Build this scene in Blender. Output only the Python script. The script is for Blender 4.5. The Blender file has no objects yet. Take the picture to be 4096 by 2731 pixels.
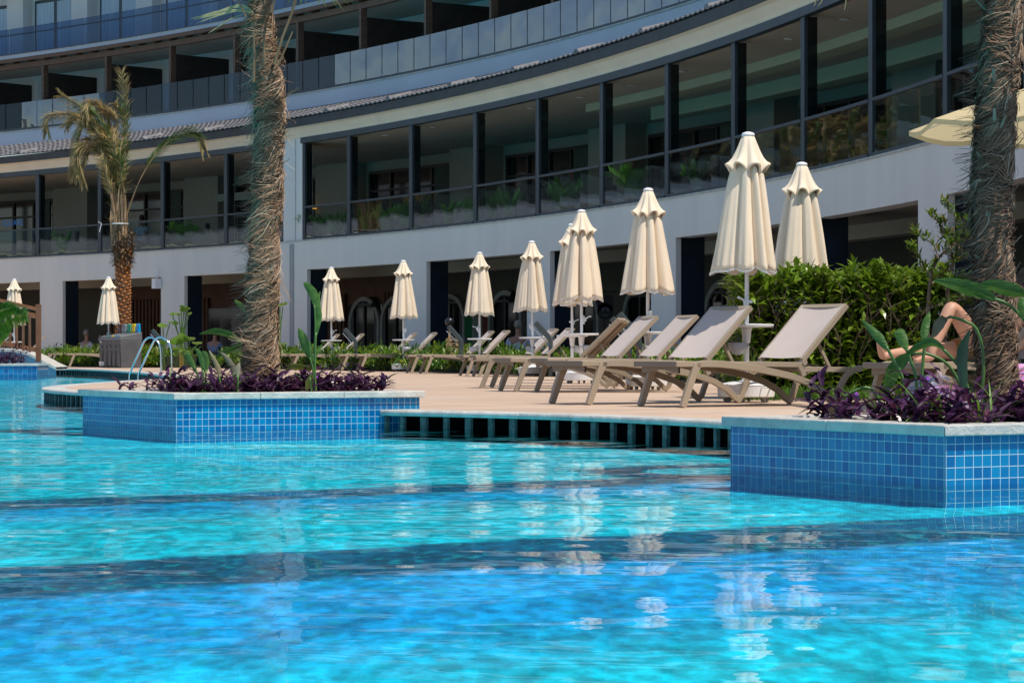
import bpy, math, random
from mathutils import Vector, Matrix
from mathutils.geometry import tessellate_polygon
sin, cos, pi, rad = math.sin, math.cos, math.pi, math.radians
C = bpy.context.scene.collection
SC = bpy.context.scene
random.seed(7)
# ------------------------------------------------------------ camera, world, sun, exposure
F, HZ, CX, CAMZ = 9671.0, 1400.0, 2048.0, 0.617
DECK, EYE = 0.137, 0.48
cam = bpy.data.cameras.new("camera"); camo = bpy.data.objects.new("camera", cam); C.objects.link(camo)
cam.sensor_width = 36; cam.lens = 85; cam.shift_y = 0.00842; cam.clip_start = 0.1; cam.clip_end = 2000
camo.location = (0, 0, CAMZ); camo.rotation_euler = (rad(90), 0, 0)
SC.camera = camo
SUN_EL, SUN_AZ = rad(63), rad(-41)      # azimuth measured from +x towards +y
w = bpy.data.worlds.new("World"); SC.world = w; w.use_nodes = True
nt = w.node_tree; bg = nt.nodes["Background"]; sky = nt.nodes.new("ShaderNodeTexSky")
sky.sky_type = 'NISHITA'; sky.sun_disc = False; sky.sun_elevation = SUN_EL
sky.sun_rotation = rad(90) - SUN_AZ; sky.air_density = 1.0; sky.dust_density = 0.6
nt.links.new(sky.outputs[0], bg.inputs[0]); bg.inputs[1].default_value = 0.135
sl = bpy.data.lights.new("sun", 'SUN'); sl.energy = 4.6; sl.angle = rad(0.5); sl.color = (1, .93, .82)
so = bpy.data.objects.new("sun", sl); C.objects.link(so)
sdir = Vector((cos(SUN_EL)*cos(SUN_AZ), cos(SUN_EL)*sin(SUN_AZ), sin(SUN_EL)))
so.rotation_euler = sdir.to_track_quat('Z', 'Y').to_euler(); so.location = sdir*50
SC.view_settings.view_transform = 'Standard'; SC.view_settings.look = 'None'
SC.view_settings.exposure = 0.08; SC.view_settings.gamma = 1
SC.render.engine = 'CYCLES'
SC.cycles.max_bounces = 8; SC.cycles.transparent_max_bounces = 24; SC.cycles.use_denoising = True
SC.cycles.caustics_reflective = False; SC.cycles.caustics_refractive = False
SC.cycles.sample_clamp_indirect = 6

# ------------------------------------------------------------ geometry of the place
BX, BY, BR = -70.214, 24.167, 77.035     # centre and radius of the curved facade
def P(th, dr=0.0, z=0.0):
    t = rad(th); return Vector((BX+(BR+dr)*cos(t), BY+(BR+dr)*sin(t), z))
def at(px, Y, z=None, py=None):
    """a point of the place seen in photo column px at distance Y"""
    zz = z if z is not None else CAMZ + (HZ-py)*Y/F
    return Vector(((px-CX)*Y/F, Y, zz))
def ray(px, dr=0.0):
    dx = (px-CX)/F; r = BR+dr; a = dx*dx+1; b = -2*(dx*BX+BY); c = BX*BX+BY*BY-r*r
    t = (-b+math.sqrt(b*b-4*a*c))/(2*a); return Vector((t*dx, t, 0))
def ang(px, dr=0.0):
    p = ray(px, dr); return math.degrees(math.atan2(p.y-BY, p.x-BX))

# ------------------------------------------------------------ materials
MATS = {}
def mat(name, col, rough=.6, var=.12, scale=4, bump=0, bscale=60, metal=0, spec=.5, island=0, trans=0, col2=None, coat=0, tint=None, stretch=(1, 1, 1)):
    if name in MATS: return MATS[name]
    m = bpy.data.materials.new(name); m.use_nodes = True; MATS[name] = m
    n = m.node_tree.nodes; l = m.node_tree.links; b = n["Principled BSDF"]; out = n["Material Output"]
    tc = n.new("ShaderNodeTexCoord"); mp = n.new("ShaderNodeMapping"); mp.inputs['Scale'].default_value = stretch
    l.new(tc.outputs['Object'], mp.inputs[0])
    nz = n.new("ShaderNodeTexNoise"); nz.inputs['Scale'].default_value = scale; nz.inputs['Detail'].default_value = 5
    l.new(mp.outputs[0], nz.inputs['Vector'])
    mx = n.new("ShaderNodeMix"); mx.data_type = 'RGBA'
    c2 = col2 if col2 else tuple(min(1, c*(1+var)) for c in col)
    c1 = col if col2 else tuple(c*(1-var) for c in col)
    mx.inputs[6].default_value = (*c1, 1); mx.inputs[7].default_value = (*c2, 1)
    cr = n.new("ShaderNodeMapRange"); cr.inputs[1].default_value = .32; cr.inputs[2].default_value = .68
    l.new(nz.outputs[0], cr.inputs[0]); l.new(cr.outputs[0], mx.inputs[0]); o = mx.outputs[2]
    if island:
        g = n.new("ShaderNodeNewGeometry"); mr = n.new("ShaderNodeMapRange")
        mr.inputs[3].default_value = 1-island; mr.inputs[4].default_value = 1+island
        l.new(g.outputs['Random Per Island'], mr.inputs[0])
        vm = n.new("ShaderNodeVectorMath"); vm.operation = 'SCALE'; l.new(o, vm.inputs[0]); l.new(mr.outputs[0], vm.inputs[3]); o = vm.outputs[0]
        if tint:
            m2 = n.new("ShaderNodeMix"); m2.data_type = 'RGBA'; m2.inputs[7].default_value = (*tint, 1)
            ml = n.new("ShaderNodeMath"); ml.operation = 'MULTIPLY'; ml.inputs[1].default_value = 7.31
            fr = n.new("ShaderNodeMath"); fr.operation = 'FRACT'
            gt = n.new("ShaderNodeMapRange"); gt.inputs[1].default_value = .72; gt.inputs[2].default_value = 1
            l.new(g.outputs['Random Per Island'], ml.inputs[0]); l.new(ml.outputs[0], fr.inputs[0]); l.new(fr.outputs[0], gt.inputs[0])
            l.new(gt.outputs[0], m2.inputs[0]); l.new(o, m2.inputs[6]); o = m2.outputs[2]
    l.new(o, b.inputs['Base Color'])
    b.inputs['Roughness'].default_value = rough; b.inputs['Metallic'].default_value = metal
    b.inputs['Specular IOR Level'].default_value = spec
    if coat: b.inputs['Coat Weight'].default_value = coat; b.inputs['Coat Roughness'].default_value = .15
    if bump:
        nb = n.new("ShaderNodeTexNoise"); nb.inputs['Scale'].default_value = bscale; nb.inputs['Detail'].default_value = 4
        l.new(mp.outputs[0], nb.inputs['Vector'])
        bp = n.new("ShaderNodeBump"); bp.inputs['Strength'].default_value = bump; bp.inputs['Distance'].default_value = .02
        l.new(nb.outputs[0], bp.inputs['Height']); l.new(bp.outputs[0], b.inputs['Normal'])
    if trans:
        tr = n.new("ShaderNodeBsdfTranslucent"); l.new(o, tr.inputs[0]); ms = n.new("ShaderNodeMixShader"); ms.inputs[0].default_value = trans
        l.new(b.outputs[0], ms.inputs[1]); l.new(tr.outputs[0], ms.inputs[2]); l.new(ms.outputs[0], out.inputs[0])
    return m

def tile_mat(name, d, pitch=.0535, c1=(.0, .11, .31), c2=(.0, .205, .42), grout=(.55, .66, .68)):
    """square glazed mosaic laid along the horizontal direction d"""
    m = bpy.data.materials.new(name); m.use_nodes = True; n = m.node_tree.nodes; l = m.node_tree.links; b = n["Principled BSDF"]
    g = n.new("ShaderNodeNewGeometry"); dt = n.new("ShaderNodeVectorMath"); dt.operation = 'DOT_PRODUCT'; dt.inputs[1].default_value = (*d, 0)
    sx = n.new("ShaderNodeSeparateXYZ"); l.new(g.outputs['Position'], dt.inputs[0]); l.new(g.outputs['Position'], sx.inputs[0])
    cb = n.new("ShaderNodeCombineXYZ"); ad = n.new("ShaderNodeMath"); ad.operation = 'ADD'; ad.inputs[1].default_value = 50.0
    a2 = n.new("ShaderNodeMath"); a2.operation = 'ADD'; a2.inputs[1].default_value = 5.0
    l.new(dt.outputs['Value'], ad.inputs[0]); l.new(sx.outputs[2], a2.inputs[0]); l.new(ad.outputs[0], cb.inputs[0]); l.new(a2.outputs[0], cb.inputs[1])
    br = n.new("ShaderNodeTexBrick"); br.offset = 0; br.squash = 1
    br.inputs['Scale'].default_value = 1; br.inputs['Brick Width'].default_value = pitch; br.inputs['Row Height'].default_value = pitch
    br.inputs['Mortar Size'].default_value = .0017; br.inputs['Mortar Smooth'].default_value = .3; br.inputs['Bias'].default_value = 0
    br.inputs['Color1'].default_value = (*c1, 1); br.inputs['Color2'].default_value = (*c2, 1); br.inputs['Mortar'].default_value = (*grout, 1)
    l.new(cb.outputs[0], br.inputs[0]); l.new(br.outputs[0], b.inputs['Base Color'])
    mr = n.new("ShaderNodeMapRange"); mr.inputs[3].default_value = .12; mr.inputs[4].default_value = .7; l.new(br.outputs[1], mr.inputs[0]); l.new(mr.outputs[0], b.inputs['Roughness'])
    bp = n.new("ShaderNodeBump"); bp.invert = True; bp.inputs['Strength'].default_value = .5; bp.inputs['Distance'].default_value = .002
    l.new(br.outputs[1], bp.inputs['Height']); l.new(bp.outputs[0], b.inputs['Normal'])
    b.inputs['Specular IOR Level'].default_value = .28
    MATS[name] = m; return m

def glass_mat(name, tint, refl=.5, wavy=0.0, wscale=1.5, alpha=.8):
    m = bpy.data.materials.new(name); m.use_nodes = True; n = m.node_tree.nodes; l = m.node_tree.links
    n.remove(n["Principled BSDF"]); out = n["Material Output"]
    t = n.new("ShaderNodeBsdfTransparent"); t.inputs[0].default_value = (*tint, 1)
    g = n.new("ShaderNodeBsdfGlossy"); g.inputs['Roughness'].default_value = .01; g.inputs[0].default_value = (.95, .97, 1, 1)
    fr = n.new("ShaderNodeLayerWeight"); fr.inputs[0].default_value = .5
    pw = n.new("ShaderNodeMath"); pw.operation = 'POWER'; pw.inputs[1].default_value = 5.0; l.new(fr.outputs['Facing'], pw.inputs[0])
    mu = n.new("ShaderNodeMath"); mu.operation = 'MULTIPLY_ADD'; mu.inputs[1].default_value = 1-refl; mu.inputs[2].default_value = refl; mu.use_clamp = True
    l.new(pw.outputs[0], mu.inputs[0]); ms = n.new("ShaderNodeMixShader")
    l.new(mu.outputs[0], ms.inputs[0]); l.new(t.outputs[0], ms.inputs[1]); l.new(g.outputs[0], ms.inputs[2]); l.new(ms.outputs[0], out.inputs[0])
    if wavy:
        ge = n.new("ShaderNodeNewGeometry"); nz = n.new("ShaderNodeTexNoise"); nz.inputs['Scale'].default_value = wscale; nz.inputs['Detail'].default_value = 1.5
        oi = n.new("ShaderNodeObjectInfo"); vm = n.new("ShaderNodeVectorMath"); vm.operation = 'ADD'
        vs = n.new("ShaderNodeVectorMath"); vs.operation = 'SCALE'; vs.inputs[0].default_value = (50, 30, 20); l.new(ge.outputs['Random Per Island'], vs.inputs[3])
        l.new(ge.outputs['Position'], vm.inputs[0]); l.new(vs.outputs[0], vm.inputs[1]); l.new(vm.outputs[0], nz.inputs['Vector'])
        bp = n.new("ShaderNodeBump"); bp.inputs['Strength'].default_value = 1; bp.inputs['Distance'].default_value = wavy
        l.new(nz.outputs[0], bp.inputs['Height']); l.new(bp.outputs[0], g.inputs['Normal'])
    MATS[name] = m; return m

# ------------------------------------------------------------ mesh builder
class MB:
    def __init__(s): s.v = []; s.f = []
    def add(s, vs, fs):
        k = len(s.v); s.v.extend(tuple(x) for x in vs); s.f.extend(tuple(i+k for i in q) for q in fs); return s
    def hexa(s, p): return s.add(p, [(0, 3, 2, 1), (4, 5, 6, 7), (0, 1, 5, 4), (1, 2, 6, 5), (2, 3, 7, 6), (3, 0, 4, 7)])
    def box(s, c, size, rz=0, M=None):
        x, y, z = (q/2 for q in size); p = [Vector(q) for q in ((-x, -y, -z), (x, -y, -z), (x, y, -z), (-x, y, -z), (-x, -y, z), (x, -y, z), (x, y, z), (-x, y, z))]
        R = M if M is not None else Matrix.Rotation(rz, 3, 'Z'); c = Vector(c)
        return s.hexa([R @ q + c for q in p])
    def prism(s, poly, z0, z1, caps=True):
        n = len(poly); vs = [(x, y, z0) for x, y in poly]+[(x, y, z1) for x, y in poly]
        fs = [(i, (i+1) % n, n+(i+1) % n, n+i) for i in range(n)]
        if caps:
            t = tessellate_polygon([[Vector((x, y, 0)) for x, y in poly]])
            fs += [tuple(n+i for i in q) for q in t]+[tuple(reversed(q)) for q in t]
        return s.add(vs, fs)
    def tube(s, pts, r, seg=8, caps=True):
        pts = [Vector(p) for p in pts]; n = len(pts); rs = r if isinstance(r, (list, tuple)) else [r]*n
        up = Vector((0, 0, 1)); vs = []; prev = None
        for i, p in enumerate(pts):
            d = (pts[min(i+1, n-1)]-pts[max(i-1, 0)]).normalized()
            if prev is None:
                a = d.cross(up if abs(d.z) < .95 else Vector((1, 0, 0))).normalized()
            else:
                a = (prev-d*prev.dot(d)).normalized()
            prev = a; b = d.cross(a)
            vs += [p+(a*cos(2*pi*k/seg)+b*sin(2*pi*k/seg))*rs[i] for k in range(seg)]
        fs = [(i*seg+k, i*seg+(k+1) % seg, (i+1)*seg+(k+1) % seg, (i+1)*seg+k) for i in range(n-1) for k in range(seg)]
        if caps: fs += [tuple(reversed(range(seg))), tuple(range((n-1)*seg, n*seg))]
        return s.add(vs, fs)
    def lathe(s, prof, seg=24, c=(0, 0, 0)):
        vs = []; c = Vector(c)
        for r, z in prof: vs += [c+Vector((r*cos(2*pi*k/seg), r*sin(2*pi*k/seg), z)) for k in range(seg)]
        n = len(prof); fs = [(i*seg+k, i*seg+(k+1) % seg, (i+1)*seg+(k+1) % seg, (i+1)*seg+k) for i in range(n-1) for k in range(seg)]
        if prof[0][0] > 1e-4: fs.append(tuple(reversed(range(seg))))
        if prof[-1][0] > 1e-4: fs.append(tuple(range((n-1)*seg, n*seg)))
        return s.add(vs, fs)
    def sweep(s, path, thick, y0, y1):
        """flat bar following path (x,z) with in-plane thickness, from y0 to y1"""
        pts = [Vector((p[0], 0, p[1])) for p in path]; n = len(pts); vs = []
        th = thick if isinstance(thick, (list, tuple)) else [thick]*n
        for i, p in enumerate(pts):
            d0 = (p-pts[i-1]).normalized() if i else (pts[1]-p).normalized(); d1 = (pts[i+1]-p).normalized() if i < n-1 else d0
            nn = Vector((-(d0.z+d1.z), 0, d0.x+d1.x)).normalized(); k = max(.5, nn.dot(Vector((-d0.z, 0, d0.x))))
            a = p+nn*th[i]/2/k; b = p-nn*th[i]/2/k
            vs += [(a.x, y0, a.z), (a.x, y1, a.z), (b.x, y1, b.z), (b.x, y0, b.z)]
        fs = [(i*4+k, i*4+(k+1) % 4, (i+1)*4+(k+1) % 4, (i+1)*4+k) for i in range(n-1) for k in range(4)]+[(3, 2, 1, 0), tuple(range(4*n-4, 4*n))]
        return s.add(vs, fs)
    def leaf(s, p, d, L, W, bend=.3, seg=3, fold=.25, up=Vector((0, 0, 1)), shape=None):
        """a blade from p along d, drooping by bend radians, folded along its midrib"""
        p = Vector(p); d = Vector(d).normalized(); side = d.cross(up)
        if side.length < .05: side = Vector((1, 0, 0))
        side.normalize(); vs = []; q = p.copy(); st = L/seg
        for i in range(seg+1):
            t = i/seg; wv = (shape(t) if shape else math.sin(pi*min(1, .12+.88*t)**.8))*W/2
            nn = side.cross(d).normalized()
            vs += [q-side*wv+nn*wv*fold, q.copy(), q+side*wv+nn*wv*fold]
            q = q+d*st; d = (Matrix.Rotation(-bend/seg, 3, side) @ d)
        fs = []
        for i in range(seg): a = i*3; fs += [(a, a+1, a+4, a+3), (a+1, a+2, a+5, a+4)]
        return s.add(vs, fs)
    def strand(s, pts, wd):
        """thin ribbon (fibre) facing roughly outwards"""
        pts = [Vector(p) for p in pts]; n = len(pts); vs = []
        for i, p in enumerate(pts):
            d = (pts[min(i+1, n-1)]-pts[max(i-1, 0)]).normalized(); sd = d.cross(Vector((.3, -.8, .5))).normalized()*wd*(1-.7*i/(n-1))/2
            vs += [p-sd, p+sd]
        return s.add(vs, [(2*i, 2*i+1, 2*i+3, 2*i+2) for i in range(n-1)])
    def arc(s, t0, t1, r0, r1, z0, z1, step=1.0):
        n = max(1, int(abs(t1-t0)/step+.999)); vs = []
        for i in range(n+1):
            t = t0+(t1-t0)*i/n; vs += [P(t, r0, z0), P(t, r1, z0), P(t, r1, z1), P(t, r0, z1)]
        fs = [(i*4+k, i*4+(k+1) % 4, (i+1)*4+(k+1) % 4, (i+1)*4+k) for i in range(n) for k in range(4)]+[(3, 2, 1, 0), tuple(range(4*n, 4*n+4))]
        return s.add(vs, fs)
    def build(s, name, m, parent=None, smooth=False, origin=None, bevel=0):
        me = bpy.data.meshes.new(name)
        o0 = Vector(origin) if origin is not None else Vector((0, 0, 0))
        me.from_pydata([(x-o0.x, y-o0.y, z-o0.z) for x, y, z in s.v], [], s.f)
        if smooth: me.polygons.foreach_set("use_smooth", [True]*len(me.polygons))
        me.materials.append(m); me.update()
        o = bpy.data.objects.new(name, me); C.objects.link(o)
        if parent is not None: o.parent = parent
        elif origin is not None: o.location = o0
        if bevel:
            b = o.modifiers.new("bevel", 'BEVEL'); b.width = bevel; b.segments = 2; b.limit_method = 'ANGLE'
        return o
def tag(o, label=None, cat=None, group=None, kind=None):
    if label: o['label'] = label
    if cat: o['category'] = cat
    if group: o['group'] = group
    if kind: o['kind'] = kind
    return o
def empty(name, loc, rz=0, label=None, cat=None, group=None):
    o = bpy.data.objects.new(name, None); C.objects.link(o); o.location = loc; o.rotation_euler = (0, 0, rz); o.empty_display_size = .2
    return tag(o, label, cat, group)
def kids(o): return [c for c in bpy.data.objects if c.parent == o]
def copy_tree(o, parent=None, tree=None):
    c = o.copy(); C.objects.link(c); c.parent = parent
    for ch in kids(o): copy_tree(ch, c)
    return c
U = Vector((.866, .5, 0)); V_ = Vector((-.5, .866, 0))   # the planters' two directions
rnd = random.random
def rr(a, b): return random.uniform(a, b)

# ------------------------------------------------------------ common materials
WALL = mat("white_render", (.64, .625, .62), .85, .05, 1.3, bump=.2, bscale=70, col2=(.70, .68, .66), stretch=(1, 1, .12))
STONE = mat("stone_sill", (.42, .43, .42), .7, .2, 6)
CREAM = mat("cream_bounce_render", (.72, .60, .48), .85, .05, 1)  # cream tone carries the sunlit bounce on the cornice in its colour
DARK = mat("dark_frame", (.028, .042, .055), .45, .15, 2)
FASC = mat("fascia_metal", (.035, .04, .048), .6, .2, 3)
ROOF = mat("roof_tiles", (.17, .16, .165), .75, .25, 5)
WOOD = mat("brown_wood", (.105, .058, .036), .6, .25, 3, stretch=(1, 1, 6))
DWOOD = mat("dark_louvre_wood", (.028, .017, .012), .6, .3, 4)
NAVY = mat("navy_tile_cladding", (.012, .022, .038), .3, .3, 1.5)
CEIL = mat("ceiling_paint", (.36, .32, .27), .9, .05, .5)
INNER = mat("inner_wall", (.30, .26, .22), .9, .06, .5)
BLACKG = mat("dark_glazing", (.006, .009, .010), .06, .2, 1, spec=.6)
GROUNDW = mat("ground_back_wall", (.10, .095, .08), .9, .1, .6)
CURT = mat("curtain", (.42, .52, .62), .8, .25, 9, stretch=(4, 4, .1))
COPING = mat("coping_stone", (.40, .39, .36), .6, .2, 9, bump=.4, bscale=40, col2=(.56, .54, .50), island=.10)
DECKM_ = lambda: mat("deck_stone", (.53, .36, .25), .6, .1, 2, col2=(.60, .44, .335), bump=.3, bscale=30, stretch=(1, 3, 1))
LINEN = mat("parasol_canvas", (.80, .68, .53), .85, .04, 3, bump=.25, bscale=150)
WHITE = mat("white_plastic", (.75, .77, .80), .35, .03, 3)
FRAME = mat("taupe_plastic", (.335, .27, .20), .45, .06, 3)
FRAME2 = mat("taupe_plastic_shaded", (.175, .145, .118), .5, .06, 3)  # darker copy of the frame plastic, the foot bar's shade put into its colour
SLING = mat("beige_sling", (.56, .475, .43), .7, .05, 2, bump=.25, bscale=260)
STEEL = mat("stainless_steel", (.6, .62, .66), .18, .05, 3, metal=1)
GLASS_BLUE = glass_mat("blue_balustrade_glass", (.42, .56, .70), .018, .003, 1.1)
GLASS_WAVE = glass_mat("mirroring_balustrade_glass", (.38, .50, .62), .15, .07, .8)
GLASS_CLR = glass_mat("terrace_glass", (.80, .86, .84), .035, .0016, 1.3)

def deck_material():
    """pale printed stone slabs: long streaks, thin joints, damp stains"""
    m = bpy.data.materials.new("deck_stone"); m.use_nodes = True; n = m.node_tree.nodes; l = m.node_tree.links; b = n["Principled BSDF"]
    g = n.new("ShaderNodeNewGeometry"); rt = n.new("ShaderNodeMapping"); rt.inputs['Rotation'].default_value = (0, 0, rad(-30)); l.new(g.outputs['Position'], rt.inputs[0])
    def nz(sc, st, det=4):
        mp = n.new("ShaderNodeMapping"); mp.inputs['Scale'].default_value = st; l.new(rt.outputs[0], mp.inputs[0]); q = n.new("ShaderNodeTexNoise"); q.inputs['Scale'].default_value = sc; q.inputs['Detail'].default_value = det; l.new(mp.outputs[0], q.inputs['Vector']); return q.outputs[0]
    def mix(f, c1, c2, lo=.35, hi=.65):
        mr = n.new("ShaderNodeMapRange"); mr.inputs[1].default_value = lo; mr.inputs[2].default_value = hi; l.new(f, mr.inputs[0]); x = n.new("ShaderNodeMix"); x.data_type = 'RGBA'; l.new(mr.outputs[0], x.inputs[0])
        for i, c in ((6, c1), (7, c2)):
            if isinstance(c, tuple): x.inputs[i].default_value = (*c, 1)
            else: l.new(c, x.inputs[i])
        return x.outputs[2]
    a = mix(nz(2.2, (1, 7, 1)), (.50, .345, .235), (.60, .455, .35)); a = mix(nz(9, (1, 5, 1)), a, (.44, .30, .205), .56, .85); a = mix(nz(.35, (1, 1, 1), 2), a, (.58, .47, .38), .55, .8)
    br = n.new("ShaderNodeTexBrick"); br.inputs['Scale'].default_value = 1; br.inputs['Brick Width'].default_value = 1.2; br.inputs['Row Height'].default_value = .6; br.inputs['Mortar Size'].default_value = .006; br.inputs['Color1'].default_value = (1, 1, 1, 1); br.inputs['Color2'].default_value = (.86, .86, .86, 1); br.inputs['Mortar'].default_value = (.45, .42, .4, 1); l.new(rt.outputs[0], br.inputs[0])
    vm = n.new("ShaderNodeVectorMath"); vm.operation = 'MULTIPLY'; l.new(a, vm.inputs[0]); l.new(br.outputs[0], vm.inputs[1]); l.new(vm.outputs[0], b.inputs['Base Color']); b.inputs['Roughness'].default_value = .6
    bp = n.new("ShaderNodeBump"); bp.inputs['Strength'].default_value = .4; bp.inputs['Distance'].default_value = .01; l.new(nz(14, (1, 4, 1)), bp.inputs['Height']); l.new(bp.outputs[0], b.inputs['Normal'])
    return m
DECKM = deck_material()
# ============================================================ SETTING: water, pool, deck
def water_material():
    m = bpy.data.materials.new("pool_water"); m.use_nodes = True; n = m.node_tree.nodes; l = m.node_tree.links
    n.remove(n["Principled BSDF"]); out = n["Material Output"]
    ge = n.new("ShaderNodeNewGeometry")
    def noise(scale, det, sx, sy, off=0):
        mp = n.new("ShaderNodeMapping"); mp.inputs['Scale'].default_value = (sx, sy, 1); mp.inputs['Location'].default_value = (off, off*2, 0)
        l.new(ge.outputs['Position'], mp.inputs[0]); q = n.new("ShaderNodeTexNoise"); q.inputs['Scale'].default_value = scale
        q.inputs['Detail'].default_value = det; q.inputs['Roughness'].default_value = .45; l.new(mp.outputs[0], q.inputs['Vector']); return q.outputs[0]
    a = noise(1.7, 1.2, .9, 1.4); b = noise(5.5, 1.0, .85, 1.3, 3.7); c = noise(.45, 1, 1, 1, 9)
    m1 = n.new("ShaderNodeMath"); m1.operation = 'MULTIPLY'; m1.inputs[1].default_value = 1.0; l.new(a, m1.inputs[0])
    m2 = n.new("ShaderNodeMath"); m2.operation = 'MULTIPLY_ADD'; m2.inputs[1].default_value = .16; l.new(b, m2.inputs[0]); l.new(m1.outputs[0], m2.inputs[2])
    m3 = n.new("ShaderNodeMath"); m3.operation = 'MULTIPLY_ADD'; m3.inputs[1].default_value = 1.2; l.new(c, m3.inputs[0]); l.new(m2.outputs[0], m3.inputs[2])
    bp = n.new("ShaderNodeBump"); bp.inputs['Strength'].default_value = 1; bp.inputs['Distance'].default_value = .0078; l.new(m3.outputs[0], bp.inputs['Height'])
    t = n.new("ShaderNodeBsdfTransparent"); t.inputs[0].default_value = (.80, .97, 1, 1)
    g = n.new("ShaderNodeBsdfGlossy"); g.inputs['Roughness'].default_value = .0; l.new(bp.outputs[0], g.inputs['Normal'])
    fr = n.new("ShaderNodeFresnel"); fr.inputs[0].default_value = 1.33; l.new(bp.outputs[0], fr.inputs['Normal'])
    mu = n.new("ShaderNodeMath"); mu.operation = 'MULTIPLY'; mu.inputs[1].default_value = .74; mu.use_clamp = True; l.new(fr.outputs[0], mu.inputs[0])
    ms = n.new("ShaderNodeMixShader"); l.new(mu.outputs[0], ms.inputs[0]); l.new(t.outputs[0], ms.inputs[1]); l.new(g.outputs[0], ms.inputs[2]); l.new(ms.outputs[0], out.inputs[0])
    return m
def pool_floor_material():
    """turquoise mosaic with two bands of dark mosaic that mark the step edges"""
    m = bpy.data.materials.new("pool_mosaic"); m.use_nodes = True; n = m.node_tree.nodes; l = m.node_tree.links; b = n["Principled BSDF"]
    ge = n.new("ShaderNodeNewGeometry")
    wz = n.new("ShaderNodeTexNoise"); wz.inputs['Scale'].default_value = 3; wz.inputs['Detail'].default_value = 3; l.new(ge.outputs['Position'], wz.inputs['Vector'])
    dt = n.new("ShaderNodeVectorMath"); dt.operation = 'DOT_PRODUCT'; dt.inputs[1].default_value = (-.56, .83, 0); l.new(ge.outputs['Position'], dt.inputs[0])
    sc = n.new("ShaderNodeMath"); sc.operation = 'MULTIPLY_ADD'; sc.inputs[1].default_value = .22; l.new(wz.outputs[0], sc.inputs[0]); l.new(dt.outputs['Value'], sc.inputs[2])
    mr = n.new("ShaderNodeMapRange"); mr.inputs[1].default_value = 0; mr.inputs[2].default_value = 20; l.new(sc.outputs[0], mr.inputs[0])
    cr = n.new("ShaderNodeValToRGB"); l.new(mr.outputs[0], cr.inputs[0]); cr.color_ramp.interpolation = 'LINEAR'
    CY = (.0, .57, .72); BL = (.0, .36, .76); DK = (.0, .10, .20); B2 = (.0, .34, .64)
    stops = [(0, CY), (4.3, CY), (5.4, BL), (6.55, BL), (6.65, DK), (7.55, DK), (7.62, CY), (9.1, CY), (9.9, B2), (10.25, B2), (10.33, DK), (10.85, DK), (10.95, CY), (15.5, CY), (19, (.0, .62, .82))]
    els = cr.color_ramp.elements
    els[0].position = 0; els[0].color = (*CY, 1); els[1].position = 1; els[1].color = (0, .5, .7, 1)
    for p, c in stops[1:]:
        e = els.new((p+.11)/20); e.color = (*c, 1)
    # mosaic chips: small tiles of darker and lighter blue, stronger on the dark bands
    vo = n.new("ShaderNodeTexNoise"); vo.inputs['Detail'].default_value = 2; vo.inputs['Scale'].default_value = 17; mp = n.new("ShaderNodeMapping"); mp.inputs['Scale'].default_value = (1, .42, 1)
    l.new(ge.outputs['Position'], mp.inputs[0]); l.new(mp.outputs[0], vo.inputs['Vector'])
    n2 = n.new("ShaderNodeTexNoise"); n2.inputs['Scale'].default_value = 5; n2.inputs['Detail'].default_value = 6; n2.inputs['Roughness'].default_value = .7; l.new(mp.outputs[0], n2.inputs['Vector'])
    s1 = n.new("ShaderNodeSeparateXYZ"); l.new(vo.outputs['Color'], s1.inputs[0])
    r1 = n.new("ShaderNodeMapRange"); r1.inputs[1].default_value = .36; r1.inputs[2].default_value = .64; r1.inputs[3].default_value = .70; r1.inputs[4].default_value = 1.35; l.new(s1.outputs[0], r1.inputs[0])
    r2 = n.new("ShaderNodeMapRange"); r2.inputs[1].default_value = .3; r2.inputs[2].default_value = .7; r2.inputs[3].default_value = .62; r2.inputs[4].default_value = 1.42; l.new(n2.outputs[0], r2.inputs[0])
    mm = n.new("ShaderNodeMath"); mm.operation = 'MULTIPLY'; l.new(r1.outputs[0], mm.inputs[0]); l.new(r2.outputs[0], mm.inputs[1])
    vs = n.new("ShaderNodeVectorMath"); vs.operation = 'SCALE'; l.new(cr.outputs[0], vs.inputs[0]); l.new(mm.outputs[0], vs.inputs[3])
    # lighter green-blue chips strewn through the mosaic
    r3 = n.new("ShaderNodeMapRange"); r3.inputs[1].default_value = .56; r3.inputs[2].default_value = .68; r3.inputs[4].default_value = .55; l.new(s1.outputs[1], r3.inputs[0])
    mc = n.new("ShaderNodeMix"); mc.data_type = 'RGBA'; mc.inputs[7].default_value = (.0, .42, .50, 1); l.new(r3.outputs[0], mc.inputs[0]); l.new(vs.outputs[0], mc.inputs[6])
    l.new(mc.outputs[2], b.inputs['Base Color']); b.inputs['Roughness'].default_value = .8
    return m
fl = MB().add([(-60, -10, -.10), (30, -10, -.10), (30, 75, -.10), (-60, 75, -.10)], [(0, 1, 2, 3)]).build("pool_floor", pool_floor_material()); tag(fl, kind='structure')
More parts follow.
